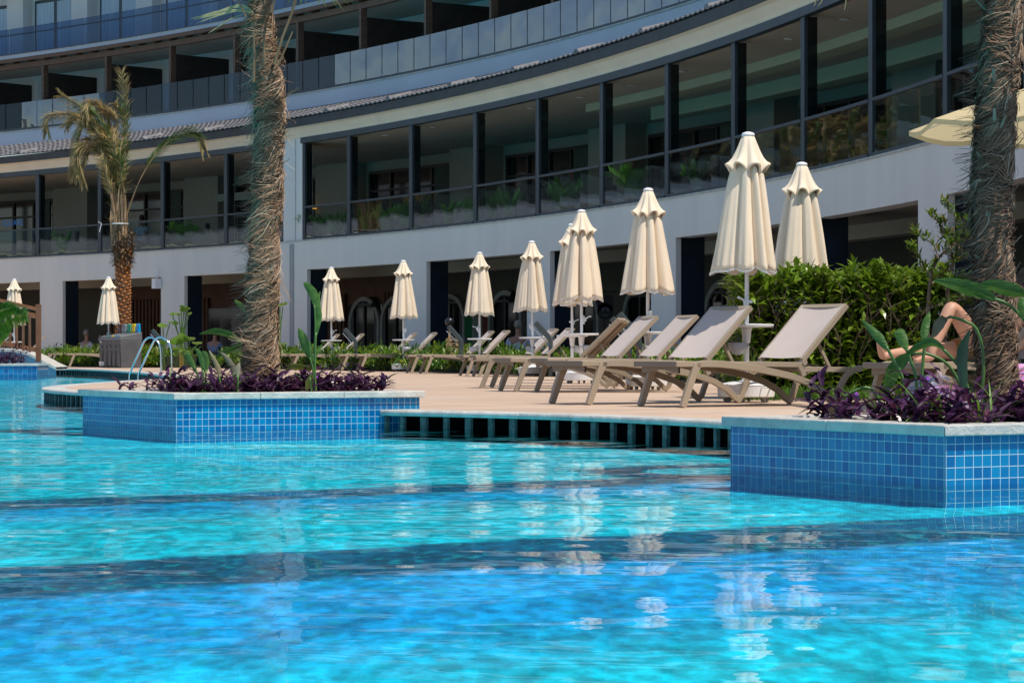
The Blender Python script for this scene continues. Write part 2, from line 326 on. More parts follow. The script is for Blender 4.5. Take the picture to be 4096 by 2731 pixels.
# the water sheet: finely divided near the camera so its long swell is real geometry
def water_mesh():
    mb = MB(); ys = []; y = -6.0
    while y < 66: ys.append(y); y += .12 if 3 < y < 14 else (.22 if 14 <= y < 30 else 1.2)
    xs = []; x = -38.0
    while x < 16: xs.append(x); x += .16 if -5 < x < 5 else 1.4
    xs.append(16); vs = []
    def h(x, y):
        f = .75
        return f*(.0040*sin(2.6*x+1.9*y+.7*sin(1.3*x))+.0034*sin(-1.7*x+3.1*y+1.1*sin(.9*y+x))+.0022*sin(5.3*x+2.2*y)+.0026*sin(.8*x-4.6*y+sin(2*x)))
    for y in ys:
        for x in xs: vs.append((x, y, h(x, y) if y < 40 else 0))
    k = len(xs); fs = [(j*k+i, j*k+i+1, (j+1)*k+i+1, (j+1)*k+i) for j in range(len(ys)-1) for i in range(k-1)]
    return mb.add(vs, fs)
wt = water_mesh().build("water", water_material(), smooth=True); tag(wt, kind='structure')
gm = mat("ground_earth", (.10, .085, .06), .95, .2, 2)
g = MB().add([(-700, -700, -.6), (700, -700, -.6), (700, 700, -.6), (-700, 700, -.6)], [(0, 1, 2, 3)]).build("ground", gm); tag(g, kind='structure')

EDGE = [(-34, 66), (-12.8, 65.5), (-10.6, 61.3), (-8.3, 53.5), (-7.2, 48.8), (-6.5, 45.5), (-6.0, 43), (-5.9, 40.5), (-6.2, 37.2), (-6.28, 33.5), (-6.1, 31.2),
        (-5.75, 29.7), (-5.25, 28.4), (-4.7, 27.2), (-4.25, 25), (-3.95, 22.8), (-3.45, 20.9), (-2.4, 20.5), (-1.5, 20.0), (-1.12, 19.62), (-.98, 19.40), (-.55, 19.05), (-.12, 18.68), (.27, 18.25), (.72, 17.65), (1.12, 16.9), (1.46, 16.15),
        (1.62, 15.2), (1.62, 14.2), (1.55, 13.2), (1.9, 12.7), (7.4, 15.9), (9, 12), (12, 4), (12.5, -7)]
def smooth_line(pts, it=2):
    for _ in range(it):
        q = [pts[0]]
        for a, b in zip(pts, pts[1:]):
            q += [(a[0]*.75+b[0]*.25, a[1]*.75+b[1]*.25), (a[0]*.25+b[0]*.75, a[1]*.25+b[1]*.75)]
        pts = q+[pts[-1]]
    return pts
EL = smooth_line(EDGE, 2)
def offset_line(pts, d):
    out = []
    for i, p in enumerate(pts):
        a = Vector(pts[max(i-1, 0)]); b = Vector(pts[min(i+1, len(pts)-1)]); t = (b-a).normalized(); nn = Vector((-t.y, t.x)); out.append((p[0]+nn.x*d, p[1]+nn.y*d))
    return out
# deck slab (top at DECK), set back behind the coping
inn = offset_line(EL, .30)
far = [(20, -7), (34, -7), (34, 110), (-60, 110), (-60, 66.4), (-34, 66.4)]
top = MB().prism(inn+[(34, -7), (34, 110), (-60, 110), (-60, 66.35)], -.55, DECK-.003).build("pool_deck", DECKM); tag(top, kind='structure')
# coping stones with a rounded nose, laid stone by stone along the edge
cop = MB(); outl = EL; acc = 0; seglen = .62
def line_at(pts, s):
    for a, b in zip(pts, pts[1:]):
        L = math.dist(a, b)
        if s <= L: t = s/L; return Vector((a[0]+(b[0]-a[0])*t, a[1]+(b[1]-a[1])*t)), Vector((b[0]-a[0], b[1]-a[1])).normalized()
        s -= L
    a, b = pts[-2], pts[-1]; return Vector(b), Vector((b[0]-a[0], b[1]-a[1])).normalized()
TOT = sum(math.dist(a, b) for a, b in zip(EL, EL[1:]))
s_ = 15.0
prof = [(.305, DECK-.002), (.02, DECK), (.006, DECK-.006), (0, DECK-.018), (0, DECK-.034), (.008, DECK-.046), (.305, DECK-.048)]
while s_ < TOT-12:
    e_ = s_+seglen-.005; vs = []; N = 3
    for k in range(N+1):
        p, t = line_at(EL, s_+(e_-s_)*k/N); nn = Vector((-t.y, t.x))
        vs += [(p.x+nn.x*d, p.y+nn.y*d, z) for d, z in prof]
    m_ = len(prof); fs = [(k*m_+j, k*m_+j+1, (k+1)*m_+j+1, (k+1)*m_+j) for k in range(N) for j in range(m_-1)]+[tuple(range(m_)), tuple(reversed(range(N*m_, N*m_+m_)))]
    cop.add(vs, fs); s_ += seglen
tag(cop.build("pool_coping", COPING), kind='structure')
# overflow gutter: recessed dark back wall and the small blocks that carry the coping
gut = MB(); bl = MB()
bk = offset_line(EL, .20); n_ = len(bk)
gut.add([(x, y, -.12) for x, y in bk]+[(x, y, DECK-.05) for x, y in bk], [(i, i+1, n_+i+1, n_+i) for i in range(n_-1)])
tag(gut.build("pool_gutter", mat("gutter_dark", (.002, .003, .004), 1, .3, 8, spec=0)), kind='structure')
s_ = 15.0; q = 0
while s_ < TOT-12:
    p, t = line_at(EL, s_); nn = Vector((-t.y, t.x)); c = p+nn*.05; wd = .06 if q % 2 else .045
    bl.box((c.x, c.y, (DECK-.05-.06)/2), (wd, .03, DECK-.05+.06), math.atan2(t.y, t.x)); s_ += .235; q += 1
tag(bl.build("gutter_blocks", mat("gutter_concrete", (.10, .11, .11), .9, .4, 25)), kind='structure')

# ------------------------------------------------------------ raised planters
TU = tile_mat("blue_tiles_u", (.866, .5)); TV = tile_mat("blue_tiles_v", (-.5, .866))
SOIL = mat("soil", (.05, .035, .025), .95, .3, 20, bump=.6, bscale=60)
def planter(c, lu, lv, ztop, label, name="tiled_planter", u=U, v=V_, mu=TU, mv=TV):
    root = empty(name, (c[0], c[1], 0), 0, label, "planter", "blue tiled planters standing in the pool")
    c = Vector((c[0], c[1], 0)); zt = ztop-.052; th = .12
    def quad(a, b, nrm, m, nm):
        t_ = (b-a).normalized(); p = [a, b, b-nrm*th-t_*th, a-nrm*th+t_*th]
        MB().hexa([Vector((x.x, x.y, -.3)) for x in p]+[Vector((x.x, x.y, zt)) for x in p]).build(nm, m, root, origin=c)
    quad(c, c+u*lu, -v, mu, "tiled_wall"); quad(c+v*lv, c, -u, mv, "tiled_wall")
    quad(c+u*lu+v*lv, c+v*lv, v, mu, "tiled_wall"); quad(c+u*lu, c+u*lu+v*lv, u, mv, "tiled_wall")
    ov = .035; cw = .2; o = [c-u*ov-v*ov, c+u*(lu+ov)-v*ov, c+u*(lu+ov)+v*(lv+ov), c-u*ov+v*(lv+ov)]
    i_ = [c+u*cw+v*cw, c+u*(lu-cw)+v*cw, c+u*(lu-cw)+v*(lv-cw), c+u*cw+v*(lv-cw)]
    mb = MB()
    for k in range(4):
        a, b, d, e = o[k], o[(k+1) % 4], i_[(k+1) % 4], i_[k]
        n = max(1, int((b-a).length/.62))
        for j in range(n):
            t0, t1 = j/n, (j+1)/n-(.003/(b-a).length)
            q = [a.lerp(b, t0), a.lerp(b, t1), e.lerp(d, t1), e.lerp(d, t0)]
            mb.hexa([Vector((x.x, x.y, zt)) for x in q]+[Vector((x.x, x.y, ztop)) for x in q])
    mb.build("stone_coping", COPING, root, origin=c, bevel=.006)
    q = [x+(c+u*lu/2+v*lv/2-x).normalized()*-.02 for x in i_]
    MB().hexa([Vector((x.x, x.y, -.2)) for x in q]+[Vector((x.x, x.y, ztop-.02)) for x in q]).build("soil", SOIL, root, origin=c)
    return root
P1 = Vector((-2.59, 18.65, 0)); P1U, P1V = 2.12, 2.08
P2 = Vector((1.969, 10.97, 0)); P2U, P2V = 6.2, 1.69
planter(P1, P1U, P1V, .285, "low blue tiled planter in the middle of the pool edge holding the tall shaggy palm")
planter(P2, P2U, P2V, .278, "large blue tiled planter standing nearest the camera, full of purple leaves")
planter((-14.6, 57.4), 3.3, 2.0, .29, "small far blue tiled planter below the wooden bridge rail", u=Vector((1, .06, 0)).normalized(), v=Vector((-.06, 1, 0)).normalized(), mu=tile_mat("blue_tiles_far", (1, .06), .11), mv=TV)

# ============================================================ HOTEL
hb = empty("hotel_building", P(30, 0, 0), 0, "long curved white hotel with dark framed terrace, tiled roof and glass balconies", "hotel")
HO = P(30, 0, 0)
A0, A1 = -6.0, 118.0
def hpart(mb, name, m, parent=None, smooth=False):
    o = mb.build(name, m, parent or hb, smooth, origin=HO)
    return o
ZL, ZS, ZR, ZT = 2.82, 3.60, 4.56, 6.44
hpart(MB().arc(A0, A1, 0, .35, ZL, ZS), "wall", WALL)
hpart(MB().arc(A0, A1, -.03, .36, ZS, ZS+.035), "sill", STONE)
COLS = [(60.1, 59.1), (54.9, 53.9), (49.72, 48.7), (44.49, 43.52), (39.29, 38.28), (34.19, 33.0), (28.89, 27.9), (23.67, 22.71), (18.59, 17.6), (13.42, 12.27), (8.51, 7.5), (3.4, 2.4), (-1.8, -2.8)]
COLS = [(a+5.2*k, b+5.2*k) for k in range(10, 0, -1) for a, b in COLS[:1]]+COLS
for a, b in COLS:
    hpart(MB().arc(b, a, 0, .11, DECK, ZL, .5), "column", WALL)
    hpart(MB().arc(b+.02, a-.02, .11, .62, DECK, ZL+.1, .5), "pillar_cladding", NAVY)
hpart(MB().arc(A0, A1, .35, 8, ZL+.13, ZL+.3), "ground_ceiling", CEIL)
hpart(MB().arc(A0, A1, 2.4, 2.8, ZL-.14, ZL+.13), "ceiling_beam", CEIL)
hpart(MB().arc(A0, A1, .3, 8, .05, DECK+.01), "arcade_floor", mat("arcade_floor", (.25, .22, .18), .5, .1, 2))
hpart(MB().arc(A0, 34.5, 5.2, 5.5, DECK, ZL+.13), "back_wall", GROUNDW)
hpart(MB().arc(47, A1, 5.2, 5.5, DECK, ZL+.13), "back_wall", GROUNDW)
# slatted timber wall at the left end of the arcade
sm = MB(); t = 34.5
sm.arc(34.5, 47, 5.3, 5.5, DECK, ZL+.13)
while t < 47:
    if not (36.2 < t < 37.6 or 41.6 < t < 43.0): sm.arc(t, t+.085, 5.2, 5.3, DECK, 2.35, .5)
    t += .14
hpart(sm, "slatted_wall", mat("red_wood_slats", (.11, .045, .024), .6, .25, 3))
for a, b in ((36.2, 37.55), (41.6, 42.95)):
    hpart(MB().arc(a, b, 5.14, 5.29, DECK, 2.0, .5), "doorway", BLACKG)
# arched doors along the arcade
def arch(cpx, wd, ztop, dr=5.1):
    tc_ = ang(cpx, dr); hw = math.degrees(wd/2/(BR+dr)); pts_o = []; pts_i = []
    r = wd/2
    for k in range(17):
        a = pi*k/16; pts_o.append((tc_+hw*cos(a)*1.12, ztop-r+r*sin(a)*1.10)); pts_i.append((tc_+hw*cos(a)*.96, ztop-r+r*sin(a)*.93))
    pts_o = [(tc_+hw*1.12, DECK)]+pts_o+[(tc_-hw*1.12, DECK)]; pts_i = [(tc_+hw*.96, DECK)]+pts_i+[(tc_-hw*.96, DECK)]
    mb = MB(); n = len(pts_o); vs = []
    for d in (dr-.04, dr+.1):
        vs += [P(a, d, z) for a, z in pts_o]+[P(a, d, z) for a, z in pts_i]
    fs = []
    for i in range(n-1):
        fs += [(i, i+1, n+i+1, n+i), (2*n+i, 2*n+i+1, i+1, i), (n+i, n+i+1, 3*n+i+1, 3*n+i)]
    tr = hpart(mb.add(vs, fs), "door_arch", mat("arch_stone", (.36, .37, .37), .8, .15, 8))
    mb = MB(); mb.add([P(a, dr+.02, z) for a, z in pts_i], [tuple(range(n))]); hpart(mb, "door_glass", BLACKG, tr)
    mb = MB()
    for x0, x1 in ((-.96, -.74), (.74, .96), (-.05, .05)): mb.arc(tc_+hw*x0, tc_+hw*x1, dr-.03, dr, DECK, ztop-r*.35 if abs(x0) > .5 else ztop-.1, .5)
    mb.arc(tc_-hw*.9, tc_+hw*.9, dr-.03, dr, 1.95, 2.02, .5); hpart(mb, "door_frame", DARK, tr)
for px, wd, zt in ((1458, 1.5, 2.16), (1585, 1.5, 2.16), (1800, 1.5, 2.16), (2022, 1.6, 2.2), (2330, 1.6, 2.2), (2562, 1.6, 2.2), (2893, 1.7, 2.2), (3180, 1.7, 2.2), (3520, 1.7, 2.2)): arch(px, wd, zt)
# terrace storey
MUL = [44.65+2.66*k for k in range(27, 0, -1)]+[44.65, 41.99, 39.29, 36.56, 34.06]
MUR = [33.22, 31.28, 28.63, 25.92, 23.31, 20.68, 18.05, 15.43, 12.78, 10.29, 7.68, 5.02, 2.36, -.3, -3]
hpart(MB().arc(33.24, 34.04, .02, .35, ZS+.035, ZT, .3), "pier", WALL)
hpart(MB().arc(33.50, 33.525, .005, .02, ZS+.04, ZT, .3), "joint_strip", STONE)
hpart(MB().arc(33.55, 33.72, -.025, 0, DECK, ZS-.06, .3), "joint_cover", mat("joint_cover", (.33, .345, .36), .8, .05, 1))
for L_ in (MUL, MUR):
    for i, (a, b) in enumerate(zip(L_, L_[1:])):
        wdw = hpart(MB().arc(a-.07, a+.07, .04, .10, ZS+.035, ZT-.15, .5).arc(b+.07, a-.07, .02, .12, ZS+.035, ZS+.10).arc(b+.07, a-.07, .03, .11, ZR-.05, ZR), "window", DARK)
        hpart(MB().arc(b+.07, a-.07, .06, .075, ZS+.10, ZR-.05), "glass_pane", GLASS_CLR, wdw)
        hpart(MB().arc(a-.075, a-.05, .10, .27, ZS+.04, ZT-.16, .5), "folded_sash", BLACKG, wdw)
    a, b = L_[-1], L_[0]
    hpart(MB().arc(a-.07, a+.07, .04, .10, ZS+.035, ZT-.15, .5), "mullion", DARK)
    hpart(MB().arc(a-.07, b+.07, .0, .16, ZT-.15, ZT+.005), "window_head", DARK)
hpart(MB().arc(A0, A1, .36, 9, ZS-.1, ZS+.02), "terrace_floor", mat("terrace_floor", (.2, .18, .15), .5, .1, 2))
hpart(MB().arc(A0, A1, .17, 9, ZT-.12, ZT+.1), "terrace_ceiling", CEIL)
for d, z, h in ((1.7, ZT-.30, .18), (3.4, ZT-.42, .30)): hpart(MB().arc(A0, 24, d, d+.5, z, z+h), "ceiling_beam", mat("olive_ceiling", (.34, .36, .26), .9, .05, 1))
for k in range(14):
    t = 5+k*2.66*.75; c = P(t, .9, ZT-.125)
    hpart(MB().lathe([(.09, -.012), (.09, 0)], 14, c), "ceiling_light", WHITE)
# inner wall of the terrace: pale piers between tall dark windows
hpart(MB().arc(A0, A1, 5.35, 5.6, ZS, ZT-.12), "inner_wall", INNER)
k = -2
for k in range(-2, 18):
    t0 = 24.35-.0+5.17*(k-2)-8.0
    hpart(MB().arc(t0, t0+1.35, 4.75, 5.35, ZS, ZT-.12, .5), "inner_pier", INNER)
    fr = hpart(MB().arc(t0+1.75, t0+4.9, 5.26, 5.35, ZS, ZT-.42), "inner_window", BLACKG)
    mb = MB()
    for j in range(5):
        a = t0+1.75+3.15*j/4; mb.arc(a-.03, a+.03, 5.2, 5.26, ZS, ZT-.42, .5)
    mb.arc(t0+1.75, t0+4.9, 5.2, 5.26, ZT-.5, ZT-.42).arc(t0+1.75, t0+4.9, 5.2, 5.26, ZT-1.05, ZT-.99)
    hpart(mb, "window_bars", mat("black_bars", (.008, .010, .012), .4, .1, 1), fr)
    hpart(MB().arc(t0+1.9, t0+2.45, 5.22, 5.25, ZS, ZT-.5, .1), "curtain", mat("dim_curtain", (.06, .075, .06), .9, .4, 14, stretch=(6, 6, .1)), fr)
    for q in (.35, 1.6):
        c = P(t0+q, 4.70 if q < 1.3 else 5.3, ZS+1.0); hpart(MB().box(c, (.13, .11, .36), rad(t0)), "wall_lamp", mat("black_lamp", (.01, .01, .012), .4, .1, 1))
# cream cornice, fascia, roof
vs = []; fs = []; n = 124
def loft(prof, m, name, t0=A0, t1=A1, st=1.0, smooth=False):
    n = int((t1-t0)/st); vs = []; mlen = len(prof)
    for i in range(n+1):
        t = t0+(t1-t0)*i/n; vs += [P(t, d, z) for d, z in prof]
    fs = [(i*mlen+j, i*mlen+j+1, (i+1)*mlen+j+1, (i+1)*mlen+j) for i in range(n) for j in range(mlen-1)]
    return hpart(MB().add(vs, fs), name, m, None, smooth)
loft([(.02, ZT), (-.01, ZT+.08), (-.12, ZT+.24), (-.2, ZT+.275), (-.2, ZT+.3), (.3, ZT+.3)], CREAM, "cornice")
loft([(.0, 6.722), (-.24, 6.722), (-.25, 6.94), (-.2, 6.95), (0, 6.95)], FASC, "fascia")
def roof():
    rows = 7; st = .05; n = int((72-A0)/st); mb = MB()
    for r in range(rows):
        f0, f1 = r/rows, (r+1)/rows; vs = []
        for i in range(n+1):
            t = A0+(72-A0)*i/n; w_ = .016*sin(2*pi*i/4.0+.4)
            d0 = -.30+2.6*f0; z0 = 6.965+.72*f0; d1 = -.30+2.6*f1; z1 = 6.965+.72*f1-.012
            vs += [P(t, d0, z0+w_-.004), P(t, d0, z0+w_+.03), P(t, d1+.03, z1+w_+.012)]
        mb.add(vs, [(i*3+j, i*3+j+1, (i+1)*3+j+1, (i+1)*3+j) for i in range(n) for j in range(2)])
    return mb
hpart(roof(), "roof", ROOF)
for k in range(24):
    t = 5.2+k*2.66
    for j in range(5):
        f0, f1 = j/5, (j+1)/5+.02
        hpart(MB().hexa([P(t-.1, -.28+2.5*f0, 7.0+.7*f0), P(t+.1, -.28+2.5*f0, 7.0+.7*f0), P(t+.1-.12, -.28+2.5*f1, 7.0+.7*f1), P(t-.1-.12, -.28+2.5*f1, 7.0+.7*f1),
                         P(t-.06, -.28+2.5*f0, 7.07+.7*f0), P(t+.06, -.28+2.5*f0, 7.07+.7*f0), P(t+.06-.12, -.28+2.5*f1, 7.06+.7*f1), P(t-.06-.12, -.28+2.5*f1, 7.06+.7*f1)]), "roof_ridge", ROOF) if j == 0 else None
# balcony storey
hpart(MB().arc(A0, A1, 2.1, 2.6, 7.35, 8.08), "balcony_slab", mat("slab_render", (.50, .54, .62), .85, .05, .6, bump=.15, bscale=90))
hpart(MB().arc(A0, A1, 2.07, 2.5, 8.08, 8.115), "slab_edging", STONE)
hpart(MB().arc(A0, A1, 2.16, 2.24, 8.115, 8.20), "glass_channel", DARK)
POSTS = [44.42+2.737*k for k in range(4, 0, -1)]
POSTS = [ang(p, 2.5) for p in (178, 431, 688, 945, 1198, 1450, 1710, 1972, 2220)]
dP = (POSTS[0]-POSTS[-1])/8
POSTS = [POSTS[0]+dP*k for k in range(25, 0, -1)]+POSTS+[POSTS[-1]-dP*k for k in range(1, 10)]
pi_ = 0
t = POSTS[0]-dP*15
while t > -1:
    a, b = t, t-dP/4
    hpart(MB().arc(b+.015, a-.015, 2.19, 2.205, 8.2, 9.07), "balustrade_panel", GLASS_WAVE if 20.5 < t < 35.2 or 44.7 < t < 48 else GLASS_BLUE); t -= dP/4
tt = POSTS[0]-dP*15+dP*.0
hpart(MB().arc(POSTS[0]-dP*15, A1, 2.19, 2.205, 8.2, 9.07), "balustrade_run", GLASS_BLUE)
LW = 2.0
for t in POSTS:
    hpart(MB().arc(t-.04, t+.04, 2.42, 2.62, 8.08, 10.29, .5), "post", WOOD)
    mb = MB(); c = P(t-.0, 0, 0)
    mb.arc(t-.02, t+.02, 2.66, 2.66+LW, 9.95, 10.05, .5).arc(t-.02, t+.02, 2.66, 2.66+LW, 8.1, 8.2, .5).arc(t-.022, t+.022, 2.63, 2.70, 8.1, 10.05, .5).arc(t-.022, t+.022, 2.62+LW, 2.68+LW, 8.1, 10.05, .5).arc(t-.022, t+.022, 2.62+LW/2, 2.68+LW/2, 8.1, 10.05, .5)
    mb.arc(t-.006, t+.006, 2.68, 2.64+LW, 8.2, 9.95, .5)
    for j in range(12): mb.arc(t-.014, t+.014, 2.68, 2.64+LW, 8.2+j*.145, 8.31+j*.145, .5)
    hpart(mb, "privacy_screen", DWOOD)
    hpart(MB().arc(t+.35, t+1.1, 4.62+.2, 4.70+.2, 8.08, 10.0, .5), "balcony_door", BLACKG)
hpart(MB().arc(A0, A1, 4.9, 5.3, 8.08, 10.75), "balcony_wall", WALL)
hpart(MB().arc(A0, A1, 2.6, 4.9, 7.9, 8.07), "balcony_floor", WALL)
hpart(MB().arc(A0, A1, 2.68, 4.9, 10.40, 10.6), "balcony_ceiling", CEIL)
hpart(MB().arc(A0, A1, 2.46, 2.62, 10.29, 10.47), "beam", WOOD)
hpart(MB().arc(A0, A1, 2.28, 2.38, 10.51, 10.63), "eaves_board", WOOD)
mb = MB(); t = -4
while t < 62: mb.arc(t, t+.06, 2.38, 2.75, 10.475, 10.57, .5); t += dP/4
hpart(mb, "joists", WOOD)
# upper storey with curtained windows
hpart(MB().arc(A0, A1, 2.40, 4.8, 10.64, 10.75), "balcony_slab", mat("slab_render", (.5, .54, .62)))
hpart(MB().arc(A0, A1, 2.38, 2.6, 10.75, 10.775), "slab_edging", STONE)
t = POSTS[20]
n3 = 0
while t > 24:
    hpart(MB().arc(t-dP/2.5+.015, t-.015, 2.6, 2.615, 10.80, 11.72), "upper_balustrade_panel", GLASS_BLUE)
    t -= dP/2.5
hpart(MB().arc(24, 64, 2.57, 2.64, 10.775, 10.84), "glass_channel", DARK)
hpart(MB().arc(24, 64, 2.68, 2.72, 11.50, 11.54), "handrail", mat("rail_metal", (.05, .055, .06), .4, .1, 2))
hpart(MB().arc(A0, A1, 4.4, 4.8, 10.75, 13.9), "upper_wall", WALL)
for t in POSTS[14:]:
    hpart(MB().arc(t-.32, t+.32, 3.95, 4.4, 10.75, 13.9, .5), "upper_pier", WALL)
    f_ = hpart(MB().arc(t+.45, t+dP-.45, 4.33, 4.40, 10.75, 12.96), "bedroom_window", DARK)
    for a, b in ((t+.53, t+dP/2-.06), (t+dP/2+.06, t+dP-.53)): hpart(MB().arc(a, b, 4.315, 4.33, 10.85, 12.84, .06), "curtain", CURT, f_)
hpart(MB().arc(A0, A1, 2.6, 4.4, 13.5, 13.9), "balcony_slab", WALL)
hpart(MB().arc(A0, A1, 4.8, 14, 13.9, 14.1), "flat_roof", WALL)
# surveillance box on the column, air vents
c = at(637, 76.2, z=None, py=1130); q = P(ang(640, 0), -.12, 2.62)
hpart(MB().box(q, (.22, .2, .3), rad(40)).tube([q+Vector((0, 0, .15)), q+Vector((0, 0, .55))], .02, 6), "junction_box", WHITE)
for px in (925, 1000, 1240):
    t = ang(px, 5); hpart(MB().arc(t-.3, t+.3, 4.68, 4.74, 5.45, 5.7, .5), "air_vent", mat("vent", (.25, .26, .25), .6, .1, 1))
t = ang(1249, 4.6); hpart(MB().arc(t-.12, t+.22, 4.6, 4.66, 4.98, 5.0, .5), "shelf_light", mat("warm_lamp", (1, .5, .1), .5, 0, 1))
MATS["warm_lamp"].node_tree.nodes["Principled BSDF"].inputs['Emission Color'].default_value = (1, .45, .06, 1)
MATS["warm_lamp"].node_tree.nodes["Principled BSDF"].inputs['Emission Strength'].default_value = 1.2
# ============================================================ SUN LOUNGERS
def make_lounger(label, seat=None):
    r = empty("sun_lounger", (0, 0, 0), 0, label, "sun lounger", "beige sun loungers lined up on the pool deck")
    W = .647; z0 = .0
    rail = [(.0, .362), (.3, .362), (.9, .360), (1.36, .352)]
    arch_ = [(.20, .356), (.28, .366), (.45, .362), (.644, .345), (.913, .308), (1.187, .258), (1.40, .195), (1.55, .12), (1.63, .05), (1.665, .028), (1.70, .06), (1.745, .17), (1.81, .262), (1.88, .305), (1.975, .322)]
    arch_t = [.05, .056, .058, .06, .058, .056, .052, .05, .05, .05, .046, .045, .046, .05, .054]
    for y0 in (0, W-.042):
        f = MB().sweep(rail, .045, y0, y0+.042).sweep([(1.30, .34), (1.33, .30), (1.345, .255)], .05, y0, y0+.04).sweep([(1.35, .312), (1.6, .312), (1.86, .308)], .046, y0+.004, y0+.038)
        f.build("side_rail", FRAME, r, bevel=.004)
        ya = y0-.012 if y0 == 0 else y0+.012
        MB().sweep(arch_, arch_t, ya, ya+.042).build("curved_leg", FRAME, r, bevel=.004)
        MB().sweep([(.245, .372), (.205, .345), (.17, .27), (.115, .13), (.065, 0)], [.03, .07, .06, .058, .054], ya, ya+.042).build("front_leg", FRAME, r, bevel=.004)
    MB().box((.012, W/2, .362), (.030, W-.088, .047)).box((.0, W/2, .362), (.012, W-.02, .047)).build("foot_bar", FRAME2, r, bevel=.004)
    ap = MB(); pts = []
    for k in range(9): y = .05+(W-.10)*k/8; zz = .30-.03*math.cos(2*pi*k/8)*.5; pts.append((y, zz))
    ap.add([(.05, y, .345) for y, z in pts]+[(.05, y, z) for y, z in pts]+[(.07, y, .345) for y, z in pts]+[(.07, y, z) for y, z in pts],
           [(i, i+1, 10+i, 9+i) for i in range(8)]+[(18+i, 27+i, 28+i, 19+i) for i in range(8)]+[(9+i, 10+i, 28+i, 27+i) for i in range(8)])
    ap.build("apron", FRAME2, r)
    vs = []; nx, ny = 22, 8
    for i in range(nx+1):
        x = .04+1.29*i/nx
        for j in range(ny+1):
            y = .035+(W-.07)*j/ny; s = 1-(2*j/ny-1)**2
            vs.append((x, y, .376-s*(.026+.014*abs(sin(x*5.2)))))
    MB().add(vs, [(i*(ny+1)+j, (i+1)*(ny+1)+j, (i+1)*(ny+1)+j+1, i*(ny+1)+j+1) for i in range(nx) for j in range(ny)]).build("seat_sling", SLING, r, smooth=True)
    b0, b1 = (1.335, .392), (1.822, .872)
    if seat: b1 = seat
    br_ = MB()
    for y0 in (.004, W-.044): br_.sweep([b0, b1], .046, y0, y0+.04)
    dx, dz = (b1[0]-b0[0]), (b1[1]-b0[1]); L = math.hypot(dx, dz); ux, uz = dx/L, dz/L; nx_, nz_ = -uz, ux
    br_.sweep([(b1[0]-.045*ux, b1[1]-.045*uz), (b1[0], b1[1])], .046, .04, W-.04)
    bk_ = br_.build("backrest", FRAME, r, bevel=.004)
    vs = []
    for i in range(15):
        for j in range(9):
            t = .02+.965*i/14; s = (1-(2*j/8-1)**2)*(.012+.01*math.sin(pi*t)); o = .024-s
            vs.append((b0[0]+dx*t+nx_*o, .03+(W-.06)*j/8, b0[1]+dz*t+nz_*o))
    MB().add(vs, [(i*9+j, (i+1)*9+j, (i+1)*9+j+1, i*9+j+1) for i in range(14) for j in range(8)]).build("sling", SLING, bk_, smooth=True)
    mx_ = (b0[0]+dx*.42, b0[1]+dz*.42)
    for y0 in (.10, W-.13): MB().sweep([(mx_[0]+.02, mx_[1]-.02), (1.70, .335)], .026, y0, y0+.026).build("strut", FRAME, r)
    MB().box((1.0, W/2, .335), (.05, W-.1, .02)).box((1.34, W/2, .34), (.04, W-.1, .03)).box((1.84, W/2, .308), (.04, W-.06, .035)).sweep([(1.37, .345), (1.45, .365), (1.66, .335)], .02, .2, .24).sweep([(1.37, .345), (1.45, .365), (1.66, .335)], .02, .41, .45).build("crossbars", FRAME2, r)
    MB().tube([(1.345, -.006, .375), (1.345, .05, .375)], .026, 12).tube([(1.345, W-.05, .375), (1.345, W+.006, .375)], .026, 12).build("hinge", FRAME, r)
    return r
LOUNG = [(2707, 20.2, 31, "nearest empty sun lounger, its raised back in front of the big hedge"),
 (2331, 21.2, 30, "sun lounger left of the nearest white umbrella table, with the umbrella's shadow on its back"),
 (2191, 27.3, 17, "sun lounger whose back rises just behind the shadowed near lounger, left of the dark pillar"),
 (2043, 28.0, 17, "sun lounger behind the second nearest umbrella table, small shadow on its raised back"),
 (1905, 30.6, -11, "sun lounger turned sideways with its brown underside showing, front one of that pair"),
 (1950, 32.4, -10, "sun lounger turned sideways with its underside showing, rear one of that pair"),
 (1903, 43.5, 11, "sun lounger behind the two white umbrella poles standing close together"),
 (1854, 45.0, 13, "sun lounger right of the umbrella that stands before the seated man, nearest its table"),
 (1689, 49.0, 12, "sun lounger just in front of the seated man in the white t-shirt"),
 (1633, 50.3, 11, "sun lounger behind the umbrella table left of the seated man"),
 (1430, 54.6, 11, "sun lounger left of the angled grey lamp and wooden signpost"),
 (1356, 56.0, 11, "sun lounger behind the umbrella standing right of the arched door"),
 (1158, 58.5, 11, "sun lounger in front of the arched glass door, right of the paddle leaf"),
 (1066, 60.0, 11, "sun lounger partly hidden behind the shaggy palm trunk and tall paddle leaf"),
 (268, 67.7, 12, "sun lounger whose head end disappears behind the grey recycling bins"),
 (192, 70.8, 12, "sun lounger standing between the wooden bridge post and the recycling bins"),
 (-88, 66.0, 12, "sun lounger whose back shows right behind the wooden bridge post"),
 (-235, 65.0, 12, "sun lounger cut off by the picture edge behind the bridge rail")]
proto_l = None
for i, (px, Y, a, lb) in enumerate(LOUNG):
    o = make_lounger(lb) if i == 0 else copy_tree(proto_l)
    if i == 0: proto_l = o
    o['label'] = lb; p = at(px, Y, DECK); o.location = p; o.rotation_euler.z = rad(a)
pl = make_lounger("sun lounger in the shade behind the planter with a person lying on it"); pp = at(3696, 18.2, DECK)
pl.location = pp; pl.rotation_euler.z = rad(37)
bpy.context.view_layer.update()

